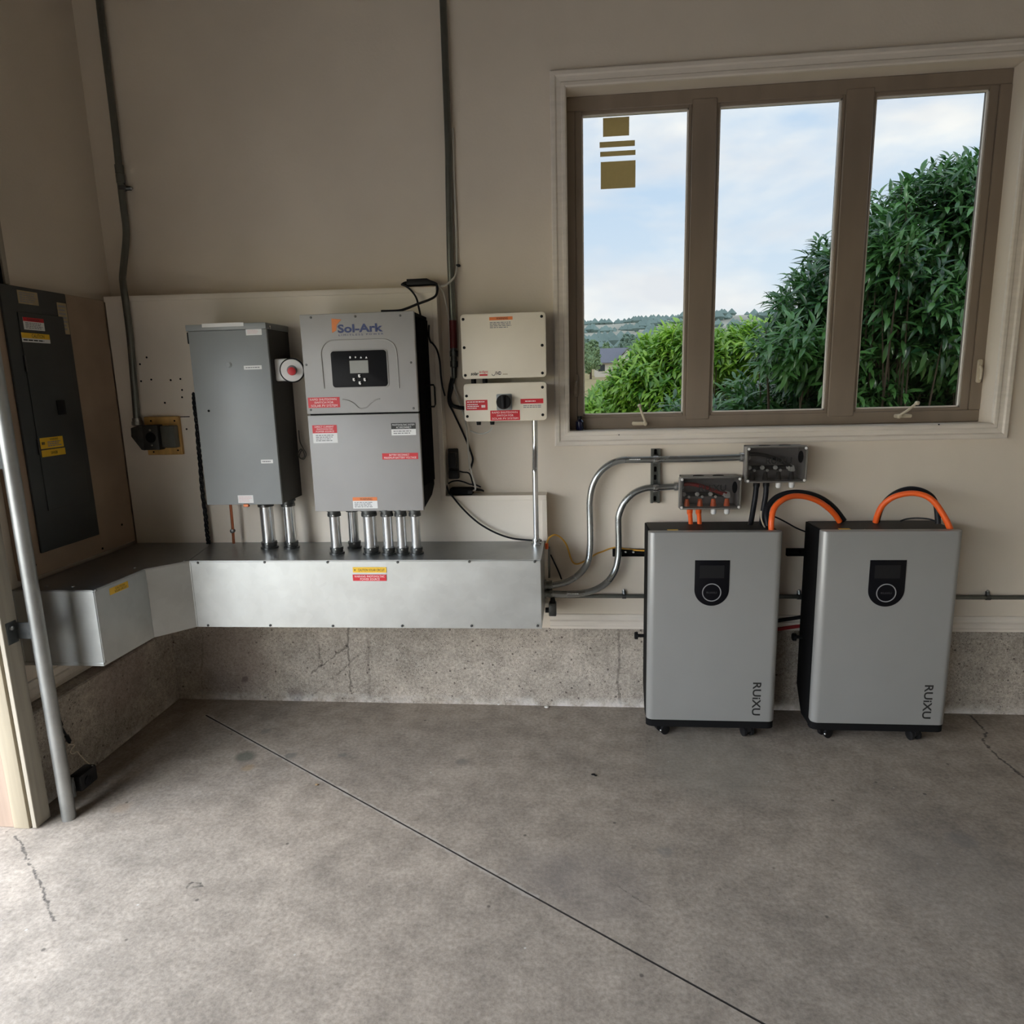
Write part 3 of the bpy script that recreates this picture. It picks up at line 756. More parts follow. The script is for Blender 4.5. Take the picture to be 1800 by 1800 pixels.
shrub('bush', 'bright sunlit yellow-green bush behind the left pane of the window', 'bush',
      [((0.20, 8.10, 1.11), (0.28, 0.45, 0.28)),
       ((0.49, 8.55, 1.32), (0.30, 0.45, 0.30)),
       ((0.71, 8.25, 1.52), (0.33, 0.45, 0.33)),
       ((0.98, 8.70, 1.75), (0.35, 0.45, 0.35)),
       ((1.18, 8.40, 1.84), (0.35, 0.45, 0.35)),
       ((1.42, 8.10, 1.76), (0.35, 0.45, 0.35)),
       ((1.77, 8.55, 1.76), (0.36, 0.45, 0.36)),
       ((1.99, 8.25, 1.84), (0.33, 0.45, 0.33)),
       ((2.40, 8.70, 1.88), (0.33, 0.45, 0.33)),
       ((0.65, 8.40, 1.12), (0.35, 0.45, 0.35)),
       ((1.02, 8.10, 1.26), (0.37, 0.45, 0.37)),
       ((1.55, 8.55, 1.23), (0.39, 0.45, 0.39)),
       ((1.94, 8.25, 1.36), (0.34, 0.45, 0.34)),
       ((0.25, 8.70, 0.90), (0.33, 0.45, 0.33)),
       ((2.20, 8.40, 1.55), (0.35, 0.45, 0.35))],
      2900, 8, 0.125, 0.036, LTLEAF, 5, 250)
def far_tree(x, y, top, wid, mat, label, seed, name='distant_tree'):
    rnd = random.Random(seed); z0 = GH(x, y); hgt = top - z0
    root = thing(name, (x, y, z0), label, 'tree')
    MB().cyl((x, y, z0 - 0.3), (x, y, z0 + hgt * 0.5), wid * 0.05, 8, wid * 0.03).build('trunk', BARK, root)
    V = []; F = []
    for k in range(900):
        v = Vector((rnd.gauss(0, 1), rnd.gauss(0, 1), rnd.gauss(0, 1))).normalized()
        nz = 0.75 + 0.5 * noise.noise(v * 1.8 + Vector((seed, 0, 0)))
        p = Vector((x, y, z0 + hgt * 0.58)) + Vector((v.x * wid / 2, v.y * wid / 2, v.z * hgt * 0.44)) * nz * rnd.uniform(0.75, 1.05)
        s = wid * 0.075 * rnd.uniform(0.7, 1.4)
        a = (v + Vector((rnd.gauss(0, .5), rnd.gauss(0, .5), rnd.gauss(0, .5)))).normalized(); u = a.orthogonal().normalized(); w = a.cross(u)
        b0 = len(V); V += [p + u * s, p + w * s * 0.8, p - u * s, p - w * s * 0.8, p + a * s * 0.5]
        F += [(b0, b0 + 1, b0 + 4), (b0 + 1, b0 + 2, b0 + 4), (b0 + 2, b0 + 3, b0 + 4), (b0 + 3, b0, b0 + 4), (b0, b0 + 3, b0 + 2, b0 + 1)]
    me = bpy.data.meshes.new('crown'); me.from_pydata(V, [], F); me.materials.append(mat)
    o = bpy.data.objects.new('crown', me); COL.objects.link(o); attach(o, root)
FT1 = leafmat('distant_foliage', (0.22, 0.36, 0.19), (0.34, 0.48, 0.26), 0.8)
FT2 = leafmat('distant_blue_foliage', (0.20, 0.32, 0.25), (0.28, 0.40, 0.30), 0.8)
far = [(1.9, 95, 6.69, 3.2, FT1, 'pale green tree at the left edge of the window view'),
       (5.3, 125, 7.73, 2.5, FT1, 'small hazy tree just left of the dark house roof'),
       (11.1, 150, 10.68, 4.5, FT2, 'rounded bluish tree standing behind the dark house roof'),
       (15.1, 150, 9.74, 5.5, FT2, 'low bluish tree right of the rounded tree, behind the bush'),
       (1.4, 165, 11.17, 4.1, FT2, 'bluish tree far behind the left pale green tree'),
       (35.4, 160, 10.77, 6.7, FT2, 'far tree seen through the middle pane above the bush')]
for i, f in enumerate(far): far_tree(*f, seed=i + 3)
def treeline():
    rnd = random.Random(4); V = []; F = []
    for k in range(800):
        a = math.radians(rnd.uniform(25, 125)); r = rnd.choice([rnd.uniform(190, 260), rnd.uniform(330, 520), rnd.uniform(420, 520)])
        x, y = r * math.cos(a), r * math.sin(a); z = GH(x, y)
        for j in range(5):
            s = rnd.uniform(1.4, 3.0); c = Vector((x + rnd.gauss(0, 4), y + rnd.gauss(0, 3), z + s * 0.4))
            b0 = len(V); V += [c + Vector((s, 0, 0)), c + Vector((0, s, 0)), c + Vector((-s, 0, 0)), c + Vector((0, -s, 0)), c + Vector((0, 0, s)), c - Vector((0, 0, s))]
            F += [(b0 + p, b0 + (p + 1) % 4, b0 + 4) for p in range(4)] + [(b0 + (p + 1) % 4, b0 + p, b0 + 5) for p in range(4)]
    me = bpy.data.meshes.new('hillside_woods'); me.from_pydata(V, [], F); me.materials.append(M('hazed_far_woods', (0.24, 0.33, 0.31), 0.95, var=0.2, vscale=0.05))  # grey-blue of distance haze put into the woods' colour
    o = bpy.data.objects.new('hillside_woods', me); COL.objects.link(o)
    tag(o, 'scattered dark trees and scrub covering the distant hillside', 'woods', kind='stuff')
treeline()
def house():
    x, y = 6.4, 110; z = GH(x, y) - 0.1
    t = thing('house', (x, y, z), 'distant pale house with a dark grey gable roof beyond the bush', 'house')
    HW = M('house_siding', (0.78, 0.72, 0.66), 0.7); RF = M('dark_shingles', (0.22, 0.23, 0.28), 0.8, var=0.1)
    MB().box(x - 3.6, x + 2.6, y - 2.5, y + 2.5, z, z + 2.3).build('wall', HW, t, smooth=False)
    MB().prism([(y - 3.0, z + 2.2), (y, z + 4.4), (y + 3.0, z + 2.2), (y + 3.0, z + 2.05), (y, z + 4.15), (y - 3.0, z + 2.05)], x - 4.0, x + 3.0, 'x').build('roof', RF, t, smooth=False)
    MB().prism([(x - 0.3, z + 2.2), (x + 2.8, z + 2.2), (x + 1.2, z + 3.9)], y - 3.4, y - 2.4, 'y').build('gable', HW, t, smooth=False)
    MB().prism([(x - 0.6, z + 2.1), (x + 1.2, z + 4.05), (x + 3.1, z + 2.1), (x + 3.1, z + 2.25), (x + 1.2, z + 4.25), (x - 0.6, z + 2.25)], y - 3.5, y - 1.0, 'y').build('porch_roof', RF, t, smooth=False)
    for k in (-2.6, 1.2): MB().box(x + k - 0.5, x + k + 0.5, y - 2.56, y - 2.48, z + 0.9, z + 1.9).build('window', M('house_window', (0.05, 0.06, 0.07), 0.15), t, smooth=False)
house()

# ================================================================ left wall
t = thing('hardboard_sheet', (-2.125, 2.70, 0.86), 'bare brown sheet on the left wall behind the dark electrical panel', 'board')
MB().box(-2.1395, -2.112, 2.33, 3.006, 0.862, 1.968, 0.002, 1).build('sheet', BROWN, t)
screws([(-2.112,2.776,0.88), (-2.112,2.395,0.9087), (-2.112,2.924,0.9573)], (1, 0, 0), 0.005, t, BLACKM)
t = thing('electrical_panel', (-2.10, 2.6, 0.95), 'tall dark grey electrical breaker panel on the left wall', 'electrical panel')
PX_ = -2.100
MB().box(-2.1115, PX_, 2.425, 2.757, 0.948, 1.967, 0.004, 2).build('cover', PANEL, t)
MB().box(PX_ - 0.001, PX_ + 0.004, 2.487, 2.722, 1.105, 1.872, 0.003, 2).build('door', PANEL, t)
q = (-2.096,2.633,1.508); MB().box(PX_ + 0.003, PX_ + 0.010, q[1] - 0.022, q[1] + 0.022, q[2] - 0.03, q[2] + 0.03, 0.004, 2).build('latch', BLACK, t)
for zz in (1.36, 1.68): MB().box(PX_, PX_ + 0.007, 2.482, 2.489, zz - 0.03, zz + 0.03).build('hinge', DKMET, t)
fl = face_left(PX_ + 0.0002); fd = face_left(PX_ + 0.0042)
sticker(fl, (2.502,2.602,1.904,1.953), KRAFT, t, prints=[(0.08, 0.92, 0.1, 0.9, 5, GREYINK)], name='rating_label', label='aged beige rating label at the top of the panel')
sticker(fd, (2.505,2.609,1.808,1.854), PAPER, t, bands=[(0.68, 1, RED)], texts=[('DANGER', 0.2, 0.8, 0.74, 0.93, INK)], prints=[(0.08, 0.92, 0.08, 0.62, 4, GREYINK)], label='red and white danger label')
sticker(fd, (2.486,2.628,1.761,1.796), PAPER, t, bands=[(0.42, 1, YELLOW)], texts=[('CAUTION', 0.35, 0.8, 0.52, 0.9, INK)], prints=[(0.04, 0.96, 0.08, 0.36, 1, INK)], label='yellow and white caution label')
sticker(fl, (2.699,2.75,1.804,1.928), KRAFT, t, prints=[(0.1, 0.9, 0.1, 0.95, 7, GREYINK)], name='paper_tag', label='narrow aged card on the upper right edge')
sticker(fd, (2.495,2.617,1.351,1.394), YELLOW, t, texts=[('WARNING', 0.42, 0.78, 0.72, 0.9, INK)], prints=[(0.3, 0.92, 0.12, 0.66, 3, GREYINK), (0.06, 0.2, 0.25, 0.75, 1, INK)], label='yellow warning label at the middle of the door')
sticker(fd, (2.495,2.621,1.319,1.346), YELLOW, t, texts=[('DANGER', 0.38, 0.66, 0.3, 0.7, INK)], label='yellow strip label just under the warning label')
# dark batten and timber strip above the panel
t = thing('timber_batten', (-2.12, 2.49, 1.97), 'short timber batten with a black edge above the dark electrical panel', 'batten')
MB().box(-2.1395, -2.118, 2.478, 2.50, 1.972, 2.5, 0.002, 1).build('batten', WOODG, t)
MB().box(-2.1395, -2.125, 2.40, 2.477, 1.972, 2.5, 0.002, 1).build('black_strip', BLACKM, t)
# garage-door track and photo sensor
t = thing('garage_door_track', (-1.907, 2.129, 0), 'galvanised vertical garage door track with rolled edge beside the jamb', 'door track')
mb = MB(); path = [(-1.907 + 0.024 * math.cos(a), 2.129 + 0.024 * math.sin(a)) for a in frange(math.radians(205), math.radians(475), 16)]
path += [(path[-1][0] - 0.002, path[-1][1] + 0.02)]
inn = [(-1.907 + 0.0205 * math.cos(a), 2.129 + 0.0205 * math.sin(a)) for a in frange(math.radians(475), math.radians(205), 16)]
mb.prism(path + [(path[-1][0] - 0.003, path[-1][1])] + inn, 0.0, 2.25, 'z'); mb.build('rail', TRACKZ, t)
for zz in (0.745, 1.35):
    m2 = MB(); m2.box(-1.982, -1.928, 2.118, 2.123, zz - 0.03, zz + 0.03); m2.box(-1.982, -1.978, 2.075, 2.122, zz - 0.04, zz + 0.04, 0.002, 1)
    br = m2.build('bracket', DKMET, t)
    m2 = MB(); m2.lathe((-1.978, 2.095, zz + 0.018), (1, 0, 0), [(0, 0.008), (0.006, 0.008), (0.008, 0.005)], 8); m2.build('bolt', STEEL, br)
t = thing('photo_sensor', (-1.90, 2.24, 0.0), 'black photo-eye sensor and bracket clamped to the foot of the track', 'sensor')
qa = (-1.9,2.248,0.058); 
m2 = MB(); m2.box(-1.930, -1.884, 2.142, 2.156, 0.075, 0.155, 0.003, 1); m2.box(-1.905, -1.899, 2.15, qa[1] - 0.03, 0.085, 0.125, 0.002, 1); m2.build('bracket', DKMET, t)
m2 = MB(); m2.box(-1.925, -1.875, qa[1] - 0.075, qa[1] + 0.015, 0.08, 0.145, 0.008, 2); m2.build('body', BLACK, t)
m2 = MB(); m2.lathe((-1.878, qa[1] - 0.04, 0.11), (1, 0, 0), [(0, 0.018), (0.006, 0.018), (0.008, 0.014)], 14); m2.build('lens', GLOSSB, t)
m2 = MB(); m2.lathe((-1.90, qa[1] - 0.09, 0.105), (0.6, -0.4, 0.5), [(0, 0.008), (0.01, 0.008), (0.012, 0.005)], 8); m2.build('wing_nut', STEEL, t)
screws([(-1.882, qa[1] + 0.0, 0.142)], (0.5, -0.3, 1), 0.005, t, NICK)
t = thing('sensor_wire', (-1.98, 2.4, 0.1), 'pale two-strand sensor wire with black connector against the left stem wall', 'wire')
MB().tube([(-1.9, qa[1], 0.14)] + [(-2.03,2.406,-0.0244),(-2.03,2.404,0.0293),(-2.03,2.413,0.0441),(-2.03,2.393,0.0746),(-2.03,2.373,0.1091),(-2.03,2.357,0.1391)], 0.0022, 6).build('wire', WIRE, t)
MB().tube([(-2.028,2.354,0.1383),(-2.028,2.332,0.141),(-2.028,2.322,0.1543),(-2.028,2.331,0.1643),(-2.028,2.348,0.1696),(-2.028,2.323,0.1885),(-2.028,2.319,0.1835)], 0.0016, 6).build('wire_loop', WIRE, t)
MB().tube([(-2.03,2.329,0.19),(-2.03,2.322,0.2185),(-2.03,2.312,0.2439),(-2.03,2.298,0.2784),(-2.03,2.285,0.3024)], 0.004, 8).build('wire_sleeve', CABLE_B, t)
MB().tube([(-2.03,2.328,0.1983),(-2.03,2.318,0.2282)], 0.008, 8).build('connector', BLACK, t)
MB().tube([(-2.03,2.293,0.2836),(-2.03,2.279,0.334)], 0.013, 8).build('plug', BLACK, t)

# ================================================================ back wall: furred-out board
t = thing('plywood_backboard', (-1.35, 3.05, 0.5), 'cream painted backboard furred out from the wall behind the grey cabinets', 'board')
MB().prism([(-2.108, 0.5), (-0.14, 0.5), (-0.14, 1.060), (-0.597, 1.060), (-0.597, 1.968), (-2.108, 1.982)], B, W - 0.0005, 'y').build('panel', BOARD, t, smooth=False)
MB().prism([(-2.108, 1.961), (-0.597, 1.947), (-0.597, 1.970), (-2.108, 1.984)], B - 0.007, B + 0.0005, 'y', 0.001).build('edge_strip', BOARD, t)
MB().box(-0.616, -0.594, B - 0.007, B + 0.0005, 1.062, 1.947, 0.001, 1).build('edge_strip', BOARD, t)
MB().box(-0.616, -0.138, B - 0.007, B + 0.0005, 1.040, 1.0625, 0.001, 1).build('edge_strip', BOARD, t)
MB().box(-0.160, -0.1375, B - 0.007, B + 0.0005, 0.852, 1.040, 0.001, 1).build('edge_strip', BOARD, t)
MB().box(-1.86, -1.77, B - 0.0006, B + 0.001, 1.4415, 1.4455).build('sheet_joint', BLACKM, t)
for hx, hz in [(-1.943, 1.714), (-1.984, 1.609), (-1.934, 1.615), (-1.841, 1.61), (-1.794, 1.614), (-1.792, 1.565), (-1.796, 1.532), (-1.882, 1.509), (-1.792, 1.387), (-1.979, 1.685)]:
    MB().cyl((hx, B + 0.001, hz), (hx, B - 0.0012, hz), 0.0045, 8).build('screw_hole', BLACKM, t)
# ---------------------------------------------------------------- galvanised wireway (trough)
t = thing('wireway', (-0.9, 2.85, 0.552), 'galvanised sheet-metal wireway running along the wall and round the corner', 'wireway')
TZ0, TZ1 = 0.552, 0.850
plan = [(-0.153, 2.690), (-1.652, 2.680), (-1.768, 2.550), (-1.780, 2.262), (-2.104, 2.262), (-2.104, 3.0085), (-0.153, 3.0085)]
MB().prism(plan, TZ0, TZ1 - 0.003, 'z').build('trough_body', GALV, t, smooth=False)
MB().prism([(-0.151, 2.686), (-1.650, 2.676), (-1.722, 3.0085), (-0.151, 3.0085)], TZ1 - 0.003, TZ1, 'z').build('top_cover', GALV_SHADED, t, smooth=False)
MB().prism([(-1.653, 2.676), (-1.770, 2.547), (-1.782, 2.259), (-2.105, 2.259), (-2.105, 3.0085), (-1.726, 3.0085)], TZ1 - 0.0035, TZ1 - 0.0003, 'z').build('top_cover', GALV_SHADED, t, smooth=False)
def wall_plate(p, q, name, lip=True, mat=GALV, z0=TZ0 + 0.002, z1=TZ1 - 0.006):
    p = Vector((*p, 0)); q = Vector((*q, 0)); d = (q - p).normalized(); n = Vector((d.y, -d.x, 0))
    mb = MB()
    def slab(a, b, h0, h1, th):
        P = [p + d * a, p + d * b]; V = []
        for h in (h0, h1):
            for k in (0, th):
                for x in P: V.append(x + n * k + Vector((0, 0, h)))
        mb._add(V, [(0, 1, 3, 2), (4, 6, 7, 5), (0, 4, 5, 1), (2, 3, 7, 6), (0, 2, 6, 4), (1, 5, 7, 3)])
    ln = (q - p).length
    slab(0.001, ln - 0.001, z0, z1, 0.0022)
    if lip: slab(0.001, 0.006, z0, z1, 0.0045); slab(0.001, ln - 0.001, z1 - 0.004, z1, 0.004)
    return mb.build(name, mat, t, smooth=False)
wall_plate((-1.652, 2.680), (-0.153, 2.690), 'front_cover')
wall_plate((-1.768, 2.550), (-1.652, 2.680), 'corner_cover', lip=False)
wall_plate((-1.780, 2.262), (-1.768, 2.550), 'side_cover', lip=False)
wall_plate((-2.104, 2.262), (-1.780, 2.262), 'end_cap')
MB().box(-2.104, -1.779, 2.257, 2.262, TZ0 + 0.001, TZ0 + 0.012).build('end_lip', GALV, t, smooth=False)
screws([(-1.613,2.678,0.8403), (-1.318,2.679,0.8421), (-1.044,2.68,0.8415), (-0.7448,2.681,0.8408), (-0.4447,2.682,0.8426), (-0.176,2.683,0.8419), (-1.6,2.678,0.5598), (-1.32,2.679,0.5616), (-1.043,2.68,0.5609), (-0.7417,2.681,0.563), (-0.4458,2.682,0.565), (-0.1697,2.683,0.5669)], (0, -1, 0), 0.0055, t, DKMET, 0.004)
screws([(-1.777,2.505,0.8426), (-1.777,2.269,0.8453), (-1.777,2.264,0.5675), (-1.777,2.506,0.5607)], (1, 0, 0), 0.006, t, STEEL, 0.004)
screws([(-1.998,2.301,0.85), (-1.892,2.302,0.85), (-1.82,2.563,0.85), (-1.669,2.67,0.85)], (0, 0, 1), 0.006, t, STEEL, 0.004)
fw = face_back(2.6815)
sticker(fw, (-0.9383,-0.7948,0.7959,0.8192), YELLOW, t, texts=[('CAUTION: SOLAR CIRCUIT', 0.16, 0.95, 0.25, 0.72, INK)], prints=[(0.04, 0.1, 0.3, 0.7, 1, INK)], label='yellow solar circuit caution label')
sticker(fw, (-0.9407,-0.7969,0.7602,0.7873), RED, t, texts=[('WARNING: PHOTOVOLTAIC', 0.05, 0.95, 0.55, 0.88, REDTXT), ('POWER SOURCE', 0.22, 0.8, 0.12, 0.45, REDTXT)], label='red photovoltaic power source label')
dsd = Vector((-1.780, 2.262, 0)); dd_ = (Vector((-1.768, 2.550, 0)) - dsd).normalized()
fs = (Vector((-1.7776, 2.262, 0)), dd_, Vector((0, 0, 1)), Vector((dd_.y, -dd_.x, 0)))
yl = (-1.776,2.337,0.8192); yr = (-1.776,2.44,0.8309)
sticker(fs, (yl[1] - 2.262, yr[1] - 2.262, yl[2] - 0.026 + 0.012, yl[2] + 0.012), YELLOW, t, texts=[('CAUTION', 0.3, 0.8, 0.52, 0.85, INK), ('SOLAR CIRCUIT', 0.25, 0.9, 0.12, 0.42, INK)], label='small yellow caution label round the corner')

# ---------------------------------------------------------------- left conduit and outlet
def strap(p, axis, r, parent, off, name='strap'):
    """one-hole strap round a pipe"""
    mb = MB(); p = Vector(p); a = Vector(axis).normalized()
    mb.lathe(p - a * 0.009, a, [(0, r + 0.003), (0.018, r + 0.003)], 16)
    mb.cyl(p + Vector(off) * 0.3, p + Vector(off), 0.009, 8)
    o = mb.build(name, DKMET, parent)
    b = MB(); b.lathe(p + Vector(off), (0, -1, 0), [(0, 0.007), (0.006, 0.007), (0.008, 0.004)], 8); b.build('strap_screw', STEEL, o)
def pipe(path, r, mat, parent, sub_=6, seg=16, smooth=True):
    return MB().tube(path, r, seg, smooth, sub_).build('pipe', mat, parent)
def connector(p, d, r, parent, mat=None, L=0.03):
    mb = MB(); mb.lathe(p, d, [(0, r + 0.010), (0.007, r + 0.010), (0.0075, r + 0.004), (L * 0.6, r + 0.004), (L * 0.62, r + 0.006), (L, r + 0.006)], 18)
    o = mb.build('connector', mat or DKMET, parent)
    p = Vector(p); d = Vector(d).normalized(); s = d.orthogonal().normalized()
    if abs(s.y) < 0.9: s = Vector((0.25, -1, 0)) if abs(d.y) < 0.5 else s
    s.normalize()
    b = MB(); b.lathe(p + d * L * 0.8 + s * (r + 0.004), s, [(0, 0.005), (0.006, 0.005), (0.007, 0.003)], 8); b.build('set_screw', STEEL, o)
    return o
t = thing('conduit', (-2.01, 3.06, 1.42), 'weathered grey conduit with an offset bend rising from the outlet box', 'conduit')
pipe([(-2.000, 3.078, ZT - 0.01), (-2.001, 3.078, 3.0), (-2.002,3.078,2.697), (-2.008,3.078,2.451), (-2.008,3.078,2.299), (-2.012,3.07,2.225), (-2.012,3.02,2.083), (-1.999,2.992,2.031), (-1.995,2.988,1.933), (-1.996,2.988,1.79), (-2.005,2.988,1.609), (-2.014,2.988,1.425)], 0.0148, EMT_OLD, t)
strap((-2.002,3.078,2.451), (0, 0, 1), 0.0148, t, (0.034, 0.012, 0.001))
MB().lathe((-2.005,3.078,2.547), (0, 0, -1), [(0, 0.0185), (0.035, 0.0185), (0.036, 0.016), (0.04, 0.016), (0.041, 0.0185), (0.075, 0.0185)], 16).build('coupling', EMT_OLD, t)
r_ = (-1.984,-1.815,1.272,1.447)
t = thing('mounting_block', ((r_[0] + r_[1]) / 2, 3.0, r_[2]), 'square yellow varnished plywood block under the outlet box', 'board')
MB().box(r_[0], r_[1], 2.992, B, r_[2], r_[3], 0.002, 1).build('block', YWOOD, t)
screws([(r_[0] + 0.035, 2.992, r_[3] - 0.018), (r_[1] - 0.02, 2.992, r_[3] - 0.02), (r_[1] - 0.02, 2.992, r_[2] + 0.02), (r_[0] + 0.03, 2.992, r_[2] + 0.014)], (0, -1, 0), 0.004, t, BLACKM)
a = (-1.963,-1.894,1.299,1.412); b_ = (-1.9,-1.821,1.307,1.407)
t = thing('outlet_box', ((a[0] + b_[1]) / 2, 2.96, a[2]), 'metal range outlet box with round black socket on the yellow plywood block', 'outlet')
MB().box(a[0] - 0.004, a[1], 2.945, 2.992, a[2], a[3], 0.004, 2).build('receptacle', GREYSIDE, t)
MB().box(a[1] + 0.006, b_[1], 2.955, 2.992, b_[2], b_[3], 0.003, 1).build('box', EMT_OLD, t)
q = (-1.929,2.945,1.356); 
m2 = MB(); m2.lathe((q[0], 2.946, q[2]), (0, -1, 0), [(0, 0.024), (0.003, 0.024), (0.004, 0.020)], 24); m2.build('socket', BLACKM, t)
screws([(q[0], 2.945, q[2] + 0.034), (q[0], 2.945, q[2] - 0.034)], (0, -1, 0), 0.005, t, STEEL)
m2 = MB(); e0 = Vector((-2.014,2.988,1.425)); 
m2.prism([(-2.028,2.97,1.4)[::2], (-1.99,2.97,1.412)[::2], (-1.963,2.97,1.409)[::2], (-1.976,2.97,1.297)[::2], (-1.989,2.97,1.3)[::2], (-2.031,2.97,1.361)[::2]], 2.955, 3.008, 'y', 0.003); m2.build('elbow_connector', DKMET, t)
m2 = MB(); m2.lathe((e0.x, e0.y, e0.z + 0.018), (0, 0, -1), [(0, 0.020), (0.014, 0.020), (0.015, 0.024), (0.03, 0.024), (0.034, 0.018)], 12); m2.build('compression_nut', STEEL, t)

# ---------------------------------------------------------------- grey disconnect cabinet
DY = 2.790
d0 = (-1.611,2.79,1.829); d1 = (-1.272,2.79,1.827); d2 = (-1.605,2.79,1.071); d3 = (-1.263,2.79,1.068)
DX0, DX1 = (d0[0] + d2[0]) / 2, (d1[0] + d3[0]) / 2
DZ0, DZ1 = (d2[2] + d3[2]) / 2, (d0[2] + d1[2]) / 2
t = thing('disconnect_cabinet', ((DX0 + DX1) / 2, 2.9, DZ0), 'tall plain grey metal cabinet left of the inverter', 'electrical cabinet')
MB().box(DX0 + 0.004, DX1 - 0.001, DY + 0.012, B - 0.0005, DZ0 + 0.003, DZ1 - 0.004).build('body', GREYSIDE, t, smooth=False)
MB().box(DX0, DX1, DY, DY + 0.014, DZ0, DZ1 - 0.026, 0.003, 2).build('cover', GREYBOX, t)
MB().box(DX0 - 0.004, DX1 + 0.002, DY - 0.008, B - 0.0005, DZ1 - 0.025, DZ1, 0.003, 2).build('hood', GREYBOX, t)
MB().box(DX0 - 0.008, DX0 - 0.0005, DY + 0.004, DY + 0.03, DZ1 - 0.075, DZ1 - 0.028, 0.002, 1).build('hinge', BLACK, t)
fc = face_back(DY - 0.0002); fh = face_back(DY - 0.0082)
sticker(fh, (-1.538,-1.359,1.816,1.831), PAPER, t, name='strip_label', label='long white strip on the hood')
sticker(fc, (-1.356,-1.288,1.779,1.806), PAPER, t, prints=[(0.1, 0.9, 0.2, 0.8, 3, PINK)], name='notice_label')
sticker(fc, (-1.379,-1.302,1.641,1.657), PAPER, t, prints=[(0.1, 0.9, 0.25, 0.75, 1, GREYINK)], name='name_plate')
sticker(fc, (-1.344,-1.291,1.248,1.264), PAPER, t, prints=[(0.1, 0.9, 0.2, 0.8, 1, GREYINK)], name='name_plate')
sticker(fc, (-1.464,-1.395,1.077,1.111), PAPER, t, prints=[(0.08, 0.92, 0.1, 0.9, 4, PINK)], name='notice_label', label='pink and white notice at the foot of the cover')
MB().lathe((-1.444,2.79,1.663), (0, -1, 0), [(0, 0.013), (0.003, 0.013), (0.0035, 0.009), (0.006, 0.009)], 16).build('lock', GREYBOX, t)
q = (-1.43,2.79,1.064); MB().box(q[0] - 0.012, q[0] + 0.012, DY - 0.004, DY + 0.01, DZ0 - 0.01, DZ0 + 0.004, 0.002, 1).build('hasp', COPPER, t)
q = (-1.553,2.79,1.475); screws([q], (0, -1, 0), 0.005, t, BLACKM)
screws([(DX1 + 0.002, DY + 0.03, DZ1 - 0.018)], (1, 0, 0), 0.008, t, NICK)
# black cable loom hanging beside it
t = thing('cable_loom', (-1.69, 2.97, 0.85), 'twisted black cable loom hanging down the left edge of the grey cabinet', 'cable')
lp = [Vector(p) for p in [(-1.69,2.93,1.552),(-1.7,2.94,1.497),(-1.711,2.96,1.412),(-1.721,2.97,1.309),(-1.728,2.98,1.229),(-1.736,2.985,1.109),(-1.734,2.985,0.988),(-1.735,2.985,0.9062),(-1.734,2.985,0.8457)]]
lp = spline(lp, 12)
for k in range(3):
    MB().tube([p + Vector((0.0065 * math.cos(i * 0.55 + k * 2.094), 0.005 * math.sin(i * 0.55 + k * 2.094), 0)) for i, p in enumerate(lp)], 0.0042, 6, False).build('strand', CABLE_B, t)
# rapid shutdown switch on the cabinet's right side
q = Vector((-1.177,2.8,1.633)); v = (Vector((0, 0, 1.5665))) - q; v.normalize()
nrm = Vector((v.x * 0.75, v.y, v.z * 0.2)).normalized()
t = thing('emergency_stop', (q.x, q.y, q.z - 0.05), 'round white emergency stop switch with red button beside the grey cabinet', 'switch')
MB().box(DX1 - 0.001, DX1 + 0.062, DY + 0.045, DY + 0.15, q.z - 0.042, q.z + 0.050, 0.008, 3).build('base', WHITE, t)
MB().lathe(q - nrm * 0.06, nrm, [(0, 0.036), (0.035, 0.040), (0.042, 0.042)], 32).build('neck', WHITE, t)
MB().lathe(q - nrm * 0.018, nrm, [(0, 0.0495), (0.004, 0.0505), (0.014, 0.0505), (0.016, 0.049)], 40).build('rim', BLACK, t)
MB().lathe(q - nrm * 0.003, nrm, [(0, 0.0455), (0.002, 0.0455), (0.0035, 0.044)], 40).build('dial', PAPER, t)
MB().lathe(q, nrm, [(0, 0.021), (0.001, 0.021)], 28).build('well', GREYINK, t)
q2 = q - Vector((0, 0, 0.004))
MB().lathe(q2, nrm, [(0, 0.012), (0.012, 0.012), (0.013, 0.0165), (0.022, 0.0165), (0.025, 0.011)], 28).build('button', M('button_red', (0.62, 0.05, 0.06), 0.4), t)
t = thing('wire_coil', ((-1.251,3,1.258)[0], 3.0, (-1.254,3,1.22)[2]), 'small coil of dark wire hanging between the grey cabinet and inverter', 'wire')
MB().tube([(-1.248,2.985,1.373),(-1.247,2.985,1.325),(-1.236,2.985,1.294),(-1.223,2.985,1.265),(-1.236,2.985,1.242),(-1.254,2.985,1.25),(-1.26,2.985,1.268),(-1.245,2.985,1.288),(-1.233,2.985,1.273),(-1.232,2.985,1.252),(-1.249,2.985,1.245),(-1.255,2.985,1.26),(-1.24,2.985,1.286)], 0.0028, 6).build('coil', CABLE_G, t)
